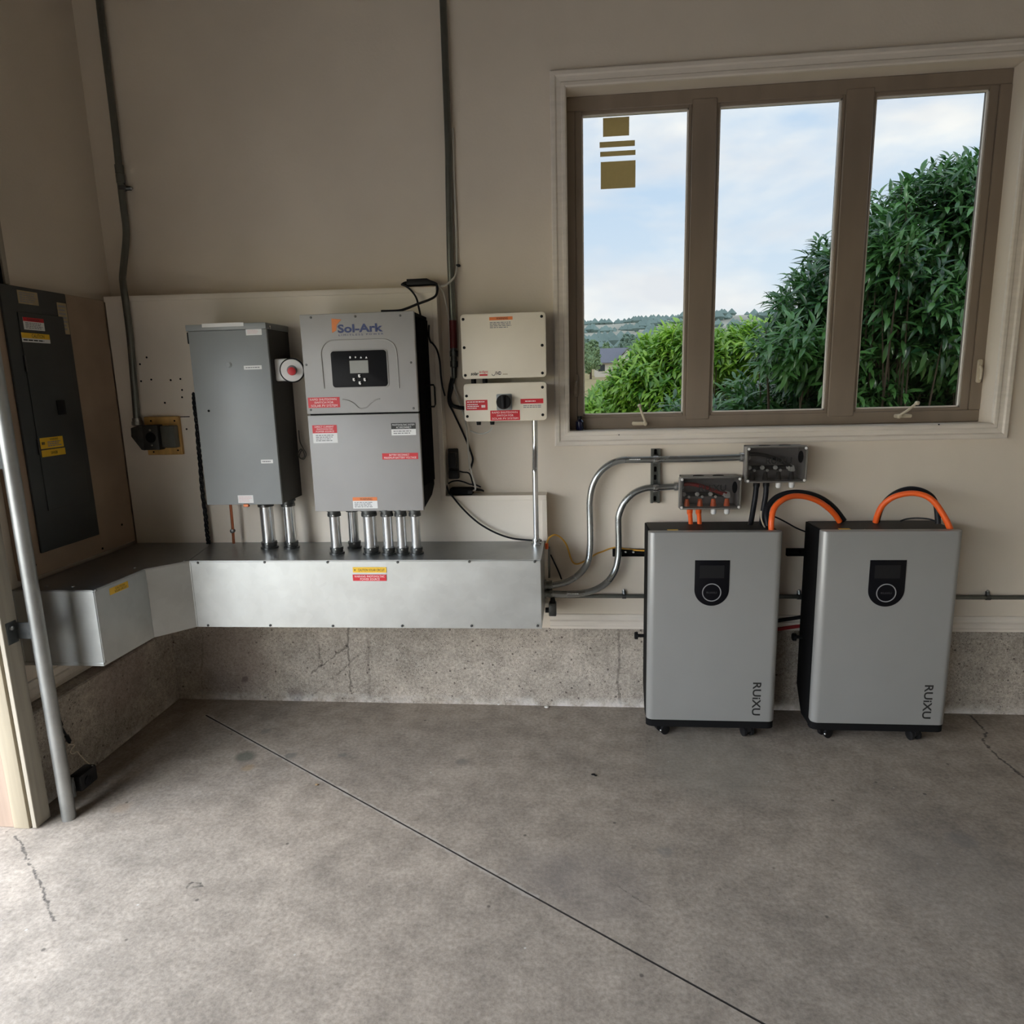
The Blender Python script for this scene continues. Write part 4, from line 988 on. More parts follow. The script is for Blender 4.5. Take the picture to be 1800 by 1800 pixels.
# nipples and conductors below the cabinet
def nipple(x, y, z0, z1, r, label, group, mat=NICK):
    t = thing('conduit_nipple', (x, y, z0), label, 'conduit', group)
    MB().cyl((x, y, z0 + 0.002), (x, y, z1 - 0.002), r, 20).build('pipe', mat, t)
    connector((x, y, z0), (0, 0, 1), r, t); connector((x, y, z1), (0, 0, -1), r, t)
    return t
for xx, lb in (((-1.395,2.9,0.9365)[0], 'short zinc conduit under the grey cabinet, left one of two'), ((-1.291,2.9,0.9359)[0], 'short zinc conduit under the grey cabinet, right one of two')):
    nipple(xx, 2.90, TZ1, DZ0 + 0.003, 0.029 if 'left' in lb else 0.0245, lb, 'short conduits below the grey cabinet')
t = thing('ground_strap', (-1.58, 2.98, 0.85), 'bare copper ground conductor dropping from the grey cabinet to the wireway', 'wire')
MB().tube([(-1.587,2.95,1.042),(-1.587,2.95,0.9937),(-1.588,2.95,0.9401),(-1.591,2.95,0.8591)], 0.0065, 8).build('conductor', COPPER, t)
q = Vector((-1.59,2.95,0.9186)); MB().lathe(q + Vector((0, 0.008, 0)), (0, -1, 0), [(0, 0.010), (0.016, 0.010), (0.018, 0.006)], 10).build('clamp', DKMET, t)

# ---------------------------------------------------------------- inverter
IY = 2.755
i0 = (-1.111,2.755,1.854); i1 = (-0.641,2.755,1.844); i2 = (-1.109,2.755,1.046); i3 = (-0.6406,2.755,1.04)
IX0, IX1 = (i0[0] + i2[0]) / 2, (i1[0] + i3[0]) / 2
IZ0, IZ1 = (i2[2] + i3[2]) / 2, (i0[2] + i1[2]) / 2
IZM = (-0.8685,2.755,1.45)[2]
t = thing('inverter', ((IX0 + IX1) / 2, 2.88, IZ0), 'large light grey inverter with a black display panel on the backboard', 'inverter')
MB().prism([(IY + 0.02, IZ0 + 0.003), (IY + 0.02, IZ1 - 0.002), (B - 0.0005, IZ1 - 0.004), (B - 0.0005, IZ0 + 0.075), (B - 0.06, IZ0 + 0.035)], IX0 + 0.006, IX1 - 0.004, 'x').build('chassis', BLACKM, t, smooth=False)
MB().box(IX0, IX1, IY, IY + 0.022, IZM + 0.003, IZ1, 0.004, 2).build('upper_cover', INVG, t)
MB().box(IX0, IX1, IY, IY + 0.022, IZ0, IZM - 0.003, 0.004, 2).build('lower_cover', INVG, t)
hs = MB()     # heat-sink fins on the right side
for k in range(9): hs.box(IX1 - 0.006, IX1 + 0.006, IY + 0.045 + k * 0.022, IY + 0.049 + k * 0.022, IZ0 + 0.10, IZ1 - 0.02)
hs.build('heat_sink', BLACKM, t, smooth=False)
q = (-0.6296,-0.5996,1.466,1.558)
MB().tube([(IX1 - 0.002, 2.93, q[3]), (IX1 + 0.03, 2.93, q[3]), (IX1 + 0.034, 2.93, q[3] - 0.01), (IX1 + 0.034, 2.93, q[2] + 0.01), (IX1 + 0.03, 2.93, q[2]), (IX1 - 0.002, 2.93, q[2])], 0.004, 8, False).build('handle', BLACK, t)
fi = face_back(IY - 0.0003)
# logo: orange flag and lettering
o_ = plate(fi, None, 0, 0.0008, 'logo_flag', LOGO_O, t, [(-0.9768,2.755,1.83)[::2], (-0.9361,2.755,1.825)[::2], (-0.9564,2.755,1.805)[::2], (-0.9605,2.755,1.783)[::2], (-0.9776,2.755,1.774)[::2]][::-1])
lettering(fi, (-0.9538,-0.7684,1.773,1.806), 'Sol-Ark', NAVY, t, bold=0.03, name='logo_lettering')
lettering(fi, (-0.951,-0.7676,1.761,1.768), 'L I M I T L E S S   P O W E R', NAVY, t, name='slogan_lettering')
dp = ((-0.9899,2.755,1.633)[0], (-0.7606,2.755,1.632)[0], (-0.8777,2.755,1.558)[2], (-0.8723,2.755,1.702)[2])
m2 = MB(); m2.prism(rrect(dp[0] - 0.005, dp[1] + 0.005, dp[2] - 0.005, dp[3] + 0.005, 0.016), IY - 0.003, IY + 0.001, 'y', 0.001); m2.build('display_bezel', INVG, t)
m2 = MB(); m2.prism(rrect(*dp, 0.013), IY - 0.0045, IY, 'y', 0.0008); dpo = m2.build('display_panel', M('display_black', (0.008, 0.008, 0.010), 0.5, spec=0.15), t)
fp = face_back(IY - 0.0046)
plate(fp, (-0.9134,-0.8367,1.613,1.663), 0, 0.0008, 'lcd', LCD, dpo)
for c_, sh in zip([(-0.9095,2.755,1.676),(-0.8871,2.755,1.676),(-0.8647,2.755,1.675),(-0.8424,2.755,1.674)], (0, 1, 2, 2)):
    r0 = 0.0035
    pl = [(c_[0] + r0 * math.cos(a), c_[2] + 1.4 * r0 * math.sin(a)) for a in frange(0, 2 * PI, 9)[:-1]] if sh == 0 else ([(c_[0] - r0, c_[2]), (c_[0], c_[2] - 1.3 * r0), (c_[0] + r0, c_[2]), (c_[0], c_[2] + 1.3 * r0)] if sh == 1 else [(c_[0] - r0 * 1.2, c_[2] - r0), (c_[0] + r0 * 1.2, c_[2] - r0), (c_[0], c_[2] + 1.3 * r0)])
    plate(fp, None, 0, 0.0006, 'icon', WINK, dpo, pl)
for c_ in [(-0.8746,2.755,1.602),(-0.8981,2.755,1.588),(-0.8531,2.755,1.587),(-0.8742,2.755,1.574)]:
    c_ = Vector(c_); c_.y = IY - 0.0045
    MB().lathe(c_, (0, -1, 0), [(0, 0.0085), (0.002, 0.0085), (0.003, 0.007)], 20).build('key', SCREEN, dpo)
    plate(fp, (c_.x - 0.0055, c_.x + 0.0045, c_.z - 0.006, c_.z + 0.006), 0.0031, 0.0004, 'key_mark', WINK, dpo, [(c_.x - 0.0055, c_.z + 0.006), (c_.x - 0.0055, c_.z - 0.004), (c_.x + 0.001, c_.z - 0.0075), (c_.x + 0.0045, c_.z - 0.002), (c_.x - 0.001, c_.z), (c_.x + 0.004, c_.z + 0.005)])
arch = [(-1.028,2.754,1.555),(-1.029,2.754,1.607),(-1.03,2.754,1.664),(-1.03,2.754,1.698),(-1.019,2.754,1.724),(-0.9964,2.754,1.742),(-0.9654,2.754,1.745),(-0.8713,2.754,1.744),(-0.7732,2.754,1.743),(-0.7457,2.754,1.736),(-0.7259,2.754,1.718),(-0.7183,2.754,1.688),(-0.7165,2.754,1.621),(-0.716,2.754,1.549)]
MB().tube(arch, 0.0026, 8).build('arch_ridge', INVG, t)
MB().tube([(-0.9549,2.754,1.509),(-0.9313,2.754,1.504),(-0.9083,2.754,1.492),(-0.8881,2.754,1.473),(-0.8739,2.754,1.471),(-0.8544,2.754,1.477),(-0.8367,2.754,1.493),(-0.8169,2.754,1.504),(-0.7977,2.754,1.508)], 0.0026, 8).build('wave_ridge', INVG, t)
screws([(-1.062,2.755,1.837), (-0.878,2.755,1.835), (-0.695,2.755,1.832), (-1.096,2.755,1.652), (-0.6614,2.755,1.649), (-1.093,2.755,1.47), (-0.6609,2.755,1.467)], (0, -1, 0), 0.0045, t, DKMET)
sticker(fi, (-1.101,-0.9669,1.478,1.52), RED, t, texts=[('RAPID SHUTDOWN', 0.07, 0.9, 0.70, 0.90, REDTXT), ('SWITCH FOR', 0.2, 0.8, 0.40, 0.60, REDTXT), ('SOLAR PV SYSTEM', 0.09, 0.92, 0.08, 0.30, REDTXT)], label='red rapid shutdown label')
sticker(fi, (-1.092,-0.9876,1.333,1.407), PAPER, t, bands=[(0.55, 1, RED)], texts=[('DIRECT CURRENT', 0.1, 0.88, 0.86, 0.95, REDTXT), ('PHOTOVOLTAIC', 0.18, 0.85, 0.73, 0.82, REDTXT), ('POWER SOURCE', 0.14, 0.88, 0.60, 0.69, REDTXT)], prints=[(0.12, 0.9, 0.08, 0.48, 4, GREYINK)], label='red and white direct current label')
sticker(fi, (-0.7581,-0.656,1.359,1.409), PAPER, t, bands=[(0.5, 1, INK)], texts=[('PHOTOVOLTAIC SYSTEM', 0.05, 0.95, 0.78, 0.92, WINK), ('AC DISCONNECT', 0.2, 0.82, 0.56, 0.72, WINK)], prints=[(0.08, 0.9, 0.08, 0.42, 2, GREYINK)], label='black and white disconnect label')
sticker(fi, (-0.8034,-0.6525,1.26,1.286), RED, t, texts=[('BATTERY DISCONNECT', 0.2, 0.76, 0.56, 0.86, REDTXT), ('MAXIMUM BATTERY VOLTAGE', 0.05, 0.95, 0.12, 0.44, REDTXT)], label='long red battery disconnect label')
sticker(fi, (-0.942,-0.8366,1.055,1.103), PAPER, t, bands=[(0.68, 1, ORANGE)], texts=[('WARNING', 0.3, 0.8, 0.73, 0.93, INK)], prints=[(0.06, 0.94, 0.08, 0.6, 4, GREYINK)], label='orange and white warning label at the bottom')
for x_, yy, rr, lb in [(-1.0426, 2.795, 0.0225, 'leftmost of the six'),
        (-0.9979, 2.9, 0.0225, 'second from left, set back'),
        (-0.8889, 2.795, 0.0275, 'third and thickest of the six'),
        (-0.8084, 2.785, 0.0215, 'fourth from the left of the six'),
        (-0.7489, 2.785, 0.0205, 'fifth from the left of the six'),
        (-0.6871, 2.785, 0.02, 'rightmost of the six')]:
    nipple(x_, yy, TZ1, IZ0 + 0.003, rr, 'short zinc conduit under the inverter, ' + lb, 'short conduits below the inverter')

# ---------------------------------------------------------------- cords round the inverter
a = Vector((-0.72,3.05,1.994)); b_ = Vector((-0.6069,3.05,1.994))
t = thing('power_adapter', ((a.x + b_.x) / 2, 3.05, a.z - 0.02), 'black power adapter brick lying on the top edge of the backboard', 'adapter')
m2 = MB(); m2.prism([(-0.7243,3.04,2.007)[::2], (-0.6366,3.04,2.007)[::2], (-0.622,3.04,2)[::2], (-0.5975,3.04,1.99)[::2], (-0.598,3.04,1.98)[::2], (-0.6304,3.04,1.982)[::2], (-0.7259,3.04,1.98)[::2]], 3.012, 3.06, 'y', 0.004); adapter_ = m2.build('body', BLACK, t)
m2 = MB(); m2.tube([(-0.7203,3.03,1.991),(-0.7353,3.03,1.992),(-0.7506,3.03,1.987)], lambda u: 0.010 * (1 - 0.5 * u), 8); m2.build('strain_relief', BLACK, t)
m2 = MB(); m2.tube([(-0.7481,3.02,1.986),(-0.7232,2.998,1.975),(-0.6982,2.992,1.953),(-0.6749,2.97,1.921),(-0.6603,2.94,1.881),(-0.6503,2.92,1.846)], 0.0042, 8); m2.build('cord', CABLE_B, t)
m2 = MB(); m2.tube([(-0.5963,3.02,1.982),(-0.5868,2.992,1.958),(-0.5941,2.985,1.931),(-0.6122,2.95,1.912),(-0.6463,2.87,1.887),(-0.678,2.8,1.863),(-0.7071,2.775,1.853),(-0.774,2.765,1.852)], 0.0052, 8); m2.build('cord', CABLE_B, t)
t = thing('black_cable', (-0.57, 3.0, 1.5), 'thin black cable looping down the right edge of the backboard past the inverter', 'cable')
MB().tube([(-0.6224,2.95,1.806),(-0.633,2.99,1.766),(-0.6278,2.995,1.74),(-0.6206,2.995,1.735),(-0.601,2.99,1.706),(-0.5904,2.988,1.657),(-0.5886,2.99,1.597),(-0.5843,2.995,1.548),(-0.5826,3.03,1.51)], 0.004, 8).build('cable', CABLE_B, t)
t = thing('long_black_cable', (-0.5, 3.07, 1.1), 'long black cable crossing the wall from the conduit down behind the white cable', 'cable')
MB().tube([(-0.5499,3.088,1.621),(-0.5713,3.088,1.546),(-0.5793,3.088,1.483),(-0.558,3.088,1.432),(-0.5318,3.088,1.372),(-0.5079,3.088,1.315),(-0.4889,3.088,1.262),(-0.4773,3.088,1.221),(-0.4837,3.088,1.192),(-0.4925,3.088,1.168)], 0.0045, 8).build('cable', CABLE_B, t)
t = thing('slack_black_cable', (-0.4, 2.98, 0.87), 'slack black cable curving from the ledge down to the wireway end', 'cable')
MB().tube([(-0.6033,3.07,1.109),(-0.5784,3,1.078),(-0.5616,2.99,1.064),(-0.5238,2.985,1.017),(-0.4733,2.98,0.9657),(-0.4223,2.975,0.9272),(-0.3584,2.97,0.8939),(-0.2943,2.965,0.8738),(-0.2303,2.96,0.8669),(-0.1615,2.955,0.8652)], 0.0042, 8).build('cable', CABLE_B, t)
t = thing('white_cable', (-0.45, 3.06, 1.1), 'white network cable running down the wall to the black box on the ledge', 'cable')
MB().tube([(-0.5093,3.088,2.615),(-0.5129,3.088,2.449),(-0.5126,3.088,2.312),(-0.5135,3.088,2.174),(-0.5155,3.088,2.069),(-0.517,3.075,2.039),(-0.5214,3.052,2.014),(-0.547,3.035,1.985),(-0.5645,3.02,1.974),(-0.5779,3.025,1.973)], 0.0042, 8).build('cable', CABLE_W, t)
MB().tube([(-0.5909,3.03,1.981),(-0.5775,3.045,1.959),(-0.5675,3.06,1.913),(-0.5604,3.075,1.852),(-0.561,3.08,1.745),(-0.5587,3.08,1.621),(-0.5436,3.075,1.533),(-0.52,3.07,1.457),(-0.5039,3.07,1.406),(-0.4945,3.06,1.343),(-0.4915,3.055,1.266),(-0.4859,3.05,1.189),(-0.4738,3.045,1.142),(-0.464,3.04,1.107),(-0.4648,3.04,1.083),(-0.4826,3.035,1.079)], 0.0042, 8).build('cable', CABLE_W, t)
q = (-0.4825,3.035,1.08); MB().box(q[0] - 0.014, q[0] + 0.004, 3.027, 3.041, q[2] - 0.008, q[2] + 0.008, 0.002, 1).build('plug', WHITE, t)
q = Vector((-0.513,3.088,2.066)); MB().box(q.x - 0.006, q.x + 0.012, 3.082, W, q.z - 0.006, q.z + 0.005, 0.003, 1).build('clip', BLACK, t)
# middle conduit with maroon sleeve
t = thing('riser_conduit', (-0.53, 3.07, 1.6), 'straight dark conduit dropping from the ceiling with a maroon sleeve at its foot', 'conduit')
MB().tube([(-0.527, 3.078, ZT - 0.005), (-0.5294,3.078,2.613), (-0.5349,3.078,2.379), (-0.5412,3.078,2.127), (-0.542,3.078,1.938), (-0.5417,3.078,1.827)], 0.0148, 16).build('pipe', EMT_OLD, t)
p0 = Vector((-0.5414,3.078,1.834)); p1 = Vector((-0.5427,3.078,1.715))
MB().cyl(p0, p1, 0.0165, 18).build('sleeve', MAROON, t)
p2 = Vector((-0.5453,3.078,1.596))
MB().lathe(p1, p2 - p1, [(0, 0.014), (0.012, 0.014), (0.013, 0.019), (0.035, 0.019), (0.036, 0.014), (0.055, 0.014), (0.056, 0.018), (0.08, 0.018), (0.085, 0.013), (0.11, 0.012), (0.13, 0.011)], 16).build('connector', DKMET, t)
MB().tube([p2, (-0.5622,3.078,1.534), (-0.5711,3.075,1.496), (-0.5585,3.07,1.466), (-0.5305,3.07,1.455), (-0.5014,3.05,1.452)], 0.009, 8).build('cable_tail', CABLE_B, t)
# ---------------------------------------------------------------- cream boxes
t = thing('power_box', (-0.305, 3.0, 1.595), 'upper cream metal box with small logo between the inverter and window', 'electrical box')
SY = 2.94
u0, u1, u2, u3 = -0.486, -0.127, 1.5781, 1.8453
MB().prism(rrect(u0 + 0.012, u1 - 0.010, u2 + 0.012, u3 - 0.012, 0.02), SY + 0.02, W - 0.002, 'y').build('chassis', GREYSIDE, t)
m2 = MB(); m2.prism(rrect(u0, u1, u2, u3, 0.016, 8), SY, SY + 0.025, 'y', 0.003); m2.build('cover', CREAM, t)
fk = face_back(SY - 0.0003)
screws([(-0.4734,2.94,1.825), (-0.4732,2.94,1.709), (-0.4729,2.94,1.594), (-0.1432,2.94,1.826), (-0.1429,2.94,1.709), (-0.1438,2.94,1.595)], (0, -1, 0), 0.0062, t, BLACK, 0.003)
sticker(fk, (-0.3625,-0.2645,1.817,1.83), ORANGE, t, texts=[('WARNING', 0.3, 0.8, 0.15, 0.85, INK)], name='warning_label', label='orange warning strip')
print_lines(fk, (-0.361,-0.2675,1.784,1.811), 4, GREYINK, t, 3, 0.0004)
lettering(fk, (-0.4493,-0.4151,1.593,1.607), 'solar', INK, t, shear=0.25, bold=0.03, name='logo_lettering', lift=0.0006)
lr = sticker(fk, (-0.4138,-0.3735,1.59,1.614), CREAM, t, texts=[('edge', 0.05, 0.95, 0.35, 0.95, RED)], bands=(), name='logo_badge')
plate(fk, (-0.4116,-0.3775,1.59,1.597), 0.0008, 0.0003, 'logo_bar', RED, t)
lettering(fk, (-0.3383,-0.3189,1.592,1.607), 'HD', INK, t, bold=0.02, name='logo_lettering', lift=0.0006)
MB().tube([(-0.359,2.939,1.597),(-0.3555,2.939,1.591),(-0.3482,2.939,1.591),(-0.3431,2.939,1.599),(-0.3404,2.939,1.607)], 0.0011, 6).build('logo_swoosh', INK, t)
print_lines(fk, (-0.3117,-0.2874,1.591,1.598), 1, KRAFT, t, 5, 0.0004)
t = thing('switch_box', (-0.305, 3.0, 1.405), 'lower cream switch box with a round black knob and red labels', 'electrical box')
l0, l1, l2, l3 = -0.4835, -0.1275, 1.397, 1.5591
MB().prism(rrect(l0 + 0.012, l1 - 0.010, l2 + 0.012, l3 - 0.008, 0.02), SY + 0.02, W - 0.002, 'y').build('chassis', GREYSIDE, t)
m2 = MB(); m2.prism(rrect(l0, l1, l2, l3, 0.016, 8), SY, SY + 0.025, 'y', 0.003); m2.build('cover', CREAM, t)
screws([(-0.4714,2.94,1.507), (-0.4711,2.94,1.42), (-0.1449,2.94,1.536), (-0.1457,2.94,1.42)], (0, -1, 0), 0.0062, t, BLACK, 0.003)
q = Vector((-0.3089,2.94,1.479)); MB().box(q.x - 0.033, q.x + 0.033, SY - 0.004, SY, q.z - 0.036, q.z + 0.033, 0.003, 1).build('knob_plate', GREYBOX, t)
m2 = MB(); m2.lathe(q + Vector((0, -0.004, 0)), (0, -1, 0), [(0, 0.026), (0.004, 0.030), (0.034, 0.0305), (0.038, 0.027)], 28); m2.box(q.x - 0.006, q.x + 0.006, SY - 0.054, SY - 0.03, q.z - 0.027, q.z + 0.027, 0.003, 2); m2.build('knob', BLACK, t)
sticker(fk, (-0.4754,-0.3817,1.446,1.489), RED, t, prints=[(0.06, 0.94, 0.72, 0.92, 1, REDTXT), (0.06, 0.62, 0.1, 0.66, 3, REDTXT), (0.72, 0.9, 0.12, 0.62, 1, REDTXT)], label='square red label left of the knob')
sticker(fk, (-0.3708,-0.2432,1.4,1.443), RED, t, texts=[('RAPID SHUTDOWN', 0.06, 0.92, 0.70, 0.88, REDTXT), ('SWITCH FOR', 0.22, 0.78, 0.40, 0.58, REDTXT), ('SOLAR PV SYSTEM', 0.06, 0.94, 0.10, 0.28, REDTXT)], label='red rapid shutdown label under the knob')
sticker(fk, (-0.2393,-0.1423,1.469,1.489), RED, t, prints=[(0.2, 0.8, 0.3, 0.7, 1, REDTXT)], label='red strip right of the knob')
print_lines(fk, (-0.2277,-0.1475,1.45,1.464), 2, GREYINK, t, 8, 0.0004)
for g_ in [(-0.4311,2.99,1.387),(-0.3708,2.99,1.385)]:
    m2 = MB(); m2.lathe((g_[0], 3.0, l2 + 0.012), (0, 0, -1), [(0, 0.014), (0.012, 0.014), (0.013, 0.011), (0.03, 0.009)], 12); m2.build('cable_gland', BLACK, t)
for g_ in [(-0.4471,2.99,1.566),(-0.3973,2.99,1.565)]:
    m2 = MB(); m2.cyl((g_[0], 3.0, l3 - 0.012), (g_[0], 3.0, u2 + 0.014), 0.011, 12); m2.build('coupling', BLACK, t)
t = thing('short_white_cable', (-0.42, 3.0, 1.36), 'short pale cable curving out of the gland under the lower cream box', 'cable')
MB().tube([(-0.3725,3,1.37),(-0.3831,3,1.352),(-0.4064,3.02,1.341),(-0.4348,3.04,1.338),(-0.4608,3.06,1.342),(-0.4812,3.06,1.35)], 0.0034, 8).build('cable', CABLE_W, t)
t = thing('vertical_conduit', (-0.183, 2.93, 0.85), 'straight vertical zinc conduit from the lower cream box down to the wireway', 'conduit')
x_ = -0.1835
pipe([(x_, 2.985, l2 + 0.005), (x_, 2.985, 1.33), (x_, 2.98, 1.27), (x_, 2.945, 1.19), (x_, 2.935, 1.15), (x_, 2.935, 0.853)], 0.0122, NICK, t, 6, 16)
connector((x_, 2.935, TZ1), (0, 0, 1), 0.0122, t, NICK)
# ---------------------------------------------------------------- things on the ledge of the backboard
LZ = 1.0628
t = thing('wall_outlet', (-0.56, 3.08, 1.2), 'black plug-in adapter in the wall socket just above the ledge', 'adapter')
r_ = (-0.5853,-0.5484,1.182,1.248); 
MB().box(r_[0] - 0.006, r_[1] + 0.004, 3.088, W, r_[2] - 0.03, r_[3] + 0.02, 0.003, 1).build('socket_plate', GREYSIDE, t)
MB().box(r_[0], r_[1], 3.045, 3.088, r_[2], r_[3] + 0.006, 0.006, 2).build('adapter_body', BLACK, t)
MB().box(r_[0] - 0.002, r_[1] + 0.008, 3.05, 3.088, r_[2] - 0.05, r_[2] - 0.012, 0.005, 2).build('plug', BLACK, t)
MB().tube([(-0.5355,3.06,1.167),(-0.5191,3.055,1.163),(-0.4964,3.06,1.159),(-0.4864,3.06,1.146),(-0.4788,3.055,1.12),(-0.4735,3.05,1.1)], 0.0035, 8).build('cord', CABLE_B, t)
MB().tube([(-0.5869,3.04,1.113),(-0.5699,3.05,1.122),(-0.5444,3.055,1.124),(-0.5174,3.05,1.119),(-0.489,3.05,1.108),(-0.4629,3.05,1.105),(-0.439,3.045,1.095)], 0.0035, 8).build('cord', CABLE_B, t)
r_ = (-0.5925,-0.4751,1.063,1.095)
t = thing('router', ((r_[0] + r_[1]) / 2, 3.04, LZ), 'flat black network box sitting on the ledge in the corner', 'network box')
m2 = MB(); m2.box(r_[0] + 0.012, r_[1], 3.022, 3.09, LZ, LZ + 0.028, 0.005, 2); m2.build('case', BLACKM, t)
m2 = MB(); m2.box(r_[1] - 0.02, r_[1] + 0.001, 3.018, 3.024, LZ + 0.006, LZ + 0.02); m2.build('port', BLACK, t)
q = (-0.4413,3.06,1.087); m2 = MB(); m2.tube([(r_[1], 3.06, LZ + 0.02), (q[0], 3.06, LZ + 0.016), (q[0] + 0.015, 3.06, LZ + 0.01)], lambda u: 0.008 * (1 - 0.6 * u), 8); m2.build('antenna', BLACK, t)

# ---------------------------------------------------------------- strut and swept conduits
xs = (0.3482,3.08,1.147)[0]; zt_ = (0.3456,3.08,1.252)[2]; zb_ = (0.3488,3.08,1.007)[2]
t = thing('strut_channel', (xs, 3.08, zb_), 'short vertical zinc strut channel under the window holding two conduits', 'strut')
m2 = MB(); hw = 0.0205
m2.box(xs - hw, xs + hw, W - 0.004, W - 0.0005, zb_, zt_); m2.box(xs - hw, xs - hw + 0.0025, W - 0.021, W - 0.001, zb_, zt_); m2.box(xs + hw - 0.0025, xs + hw, W - 0.021, W - 0.001, zb_, zt_)
m2.box(xs - hw, xs - hw + 0.011, W - 0.023, W - 0.0205, zb_, zt_); m2.box(xs + hw - 0.011, xs + hw, W - 0.023, W - 0.0205, zb_, zt_); m2.build('channel', EMT_OLD, t, smooth=False)
for zz in (zt_ - 0.014, (zt_ * 0.62 + zb_ * 0.38), (zt_ * 0.47 + zb_ * 0.53), zb_ + 0.018):
    m2 = MB(); m2.prism(rrect(xs - 0.006, xs + 0.006, zz - 0.012, zz + 0.012, 0.005, 4), W - 0.0052, W - 0.0038, 'y'); m2.build('slot', BLACKM, t)
CY = W - 0.044
def swept(path, label, name='swept_conduit'):
    t_ = thing(name, path[-1], label, 'conduit', 'swept conduits from the wireway')
    pts = path
    pipe(pts, 0.0148, EMT, t_, 7, 18)
    return t_
t1 = swept([(-0.1609,2.97,0.6553),(-0.1074,2.985,0.6508),(-0.0431,3,0.6652),(0.0088,3.015,0.6985),(0.0428,3.03,0.7452),(0.0535,3.04,0.8041),(0.0554,3.05,0.8815),(0.0546,3.056,0.9594),(0.0549,3.056,1.025),(0.0654,3.056,1.087),(0.0935,3.056,1.144),(0.1389,3.056,1.186),(0.1941,3.056,1.206),(0.264,3.056,1.207),(0.3634,3.056,1.207),(0.5357,3.056,1.208),(0.7448,3.056,1.212)], 'upper of two swept zinc conduits, running from the wireway to the higher clear junction box')
t2 = swept([(-0.1616,2.97,0.6177),(-0.0822,2.985,0.6078),(-0.0049,2.995,0.6075),(0.0649,3.005,0.6181),(0.1246,3.02,0.6486),(0.1638,3.035,0.6981),(0.1809,3.045,0.7624),(0.1837,3.052,0.8406),(0.1824,3.056,0.9058),(0.1848,3.056,0.9584),(0.2074,3.056,1.013),(0.2501,3.056,1.057),(0.3027,3.056,1.079),(0.3452,3.056,1.081),(0.4025,3.056,1.084),(0.467,3.056,1.087)], 'lower of two swept zinc conduits, running from the wireway to the lower clear junction box')
for t_, q, in ((t1, (0.7448,3.056,1.212)), (t2, (0.4646,3.056,1.086))): connector(Vector(q) + Vector((0.002, 0, 0)), (-1, 0, 0), 0.0148, t_, NICK, 0.04)
for t_, q in ((t1, (-0.1609,2.97,0.6553)), (t2, (-0.1616,2.97,0.6177))): connector(Vector((-0.1525, 2.97, q[2])), (1, 0, 0), 0.0148, t_, EMT_OLD, 0.035)
for t_, q in ((t1, (0.3448,3.056,1.206)), (t2, (0.3464,3.056,1.081))):
    q = Vector(q); m2 = MB(); m2.lathe(q - Vector((0.011, 0, 0)), (1, 0, 0), [(0, 0.0185), (0.022, 0.0185)], 18); m2.cyl(q, q + Vector((0, 0.022, 0)), 0.012, 10)
    cl = m2.build('strut_clamp', NICK, t); m2 = MB(); m2.lathe(q + Vector((0, -0.017, 0)), (0, -1, 0), [(0, 0.008), (0.007, 0.008), (0.01, 0.005)], 8); m2.build('clamp_screw', STEEL, cl)
for tt_, q in ((t1, (0.2278,0.2799,1.202,1.22)), (t2, (-0.0536,0.0028,0.6031,0.6219))):
    print_lines(face_back(q[0] * 0 + (3.056 - 0.0150 if tt_ is t1 else 2.99 - 0.0152)), (q[0], q[1], (q[2] + q[3]) / 2 - 0.004, (q[2] + q[3]) / 2 + 0.004), 1, WINK, tt_, 4, 0.0004)
# low conduit along the wall
t = thing('wall_conduit', (1.0, 3.09, 0.6), 'thin grey conduit running low along the wall behind the battery cabinets', 'conduit')
zc = ((0.2453,3.086,0.604)[2] + (1.821,3.086,0.5289)[2]) / 2
pipe([(-0.152, 3.086, zc), (0.6, 3.086, zc), (3.69, 3.086, zc)], 0.0098, EMT_OLD, t, 2, 12, False)
for q in [(0.2113,3.086,0.604),(0.9997,3.086,0.5357),(1.809,3.086,0.5289)]: strap((q[0], 3.086, zc), (1, 0, 0), 0.0098, t, (0, 0.006, 0.026))
# black elbow fitting by the end of the wireway
q = Vector((-0.1174,3,0.5374))
t = thing('elbow_fitting', (q.x, q.y, q.z - 0.05), 'black elbow fitting sticking out of the right end of the wireway', 'fitting')
m2 = MB(); m2.cyl((-0.152, 2.99, q.z - 0.008), (q.x, 2.99, q.z - 0.008), 0.012, 12); m2.build('stub', BLACK, t)
m2 = MB(); m2.box(q.x - 0.018, q.x + 0.016, 2.97, 3.01, q.z - 0.032, q.z + 0.030, 0.004, 2); m2.build('body', DKMET, t)
m2 = MB(); m2.cyl((q.x + 0.0, 2.99, q.z + 0.029), (q.x + 0.0, 2.99, q.z + 0.058), 0.013, 12, 0.009); m2.build('neck', BLACK, t)
t = thing('small_bracket', ((-0.128,3.09,0.7374)[0], 3.09, (-0.1291,3.09,0.6685)[2]), 'small dull grey bracket behind the end of the wireway', 'bracket')
r_ = (-0.1569,-0.1304,0.6576,0.8028); MB().box(r_[0], r_[1], 3.07, W, r_[2], r_[3], 0.002, 1).build('plate', EMT_OLD, t)
MB().tube([(-0.1274,3.085,0.7661),(-0.1095,3.085,0.725),(-0.0915,3.085,0.6838),(-0.0787,3.085,0.6479)], 0.0038, 6).build('black_wire', CABLE_B, t)
t = thing('yellow_cable', (0.0, 3.07, 0.75), 'yellow cable drooping from the wireway end to behind the left battery cabinet', 'cable')
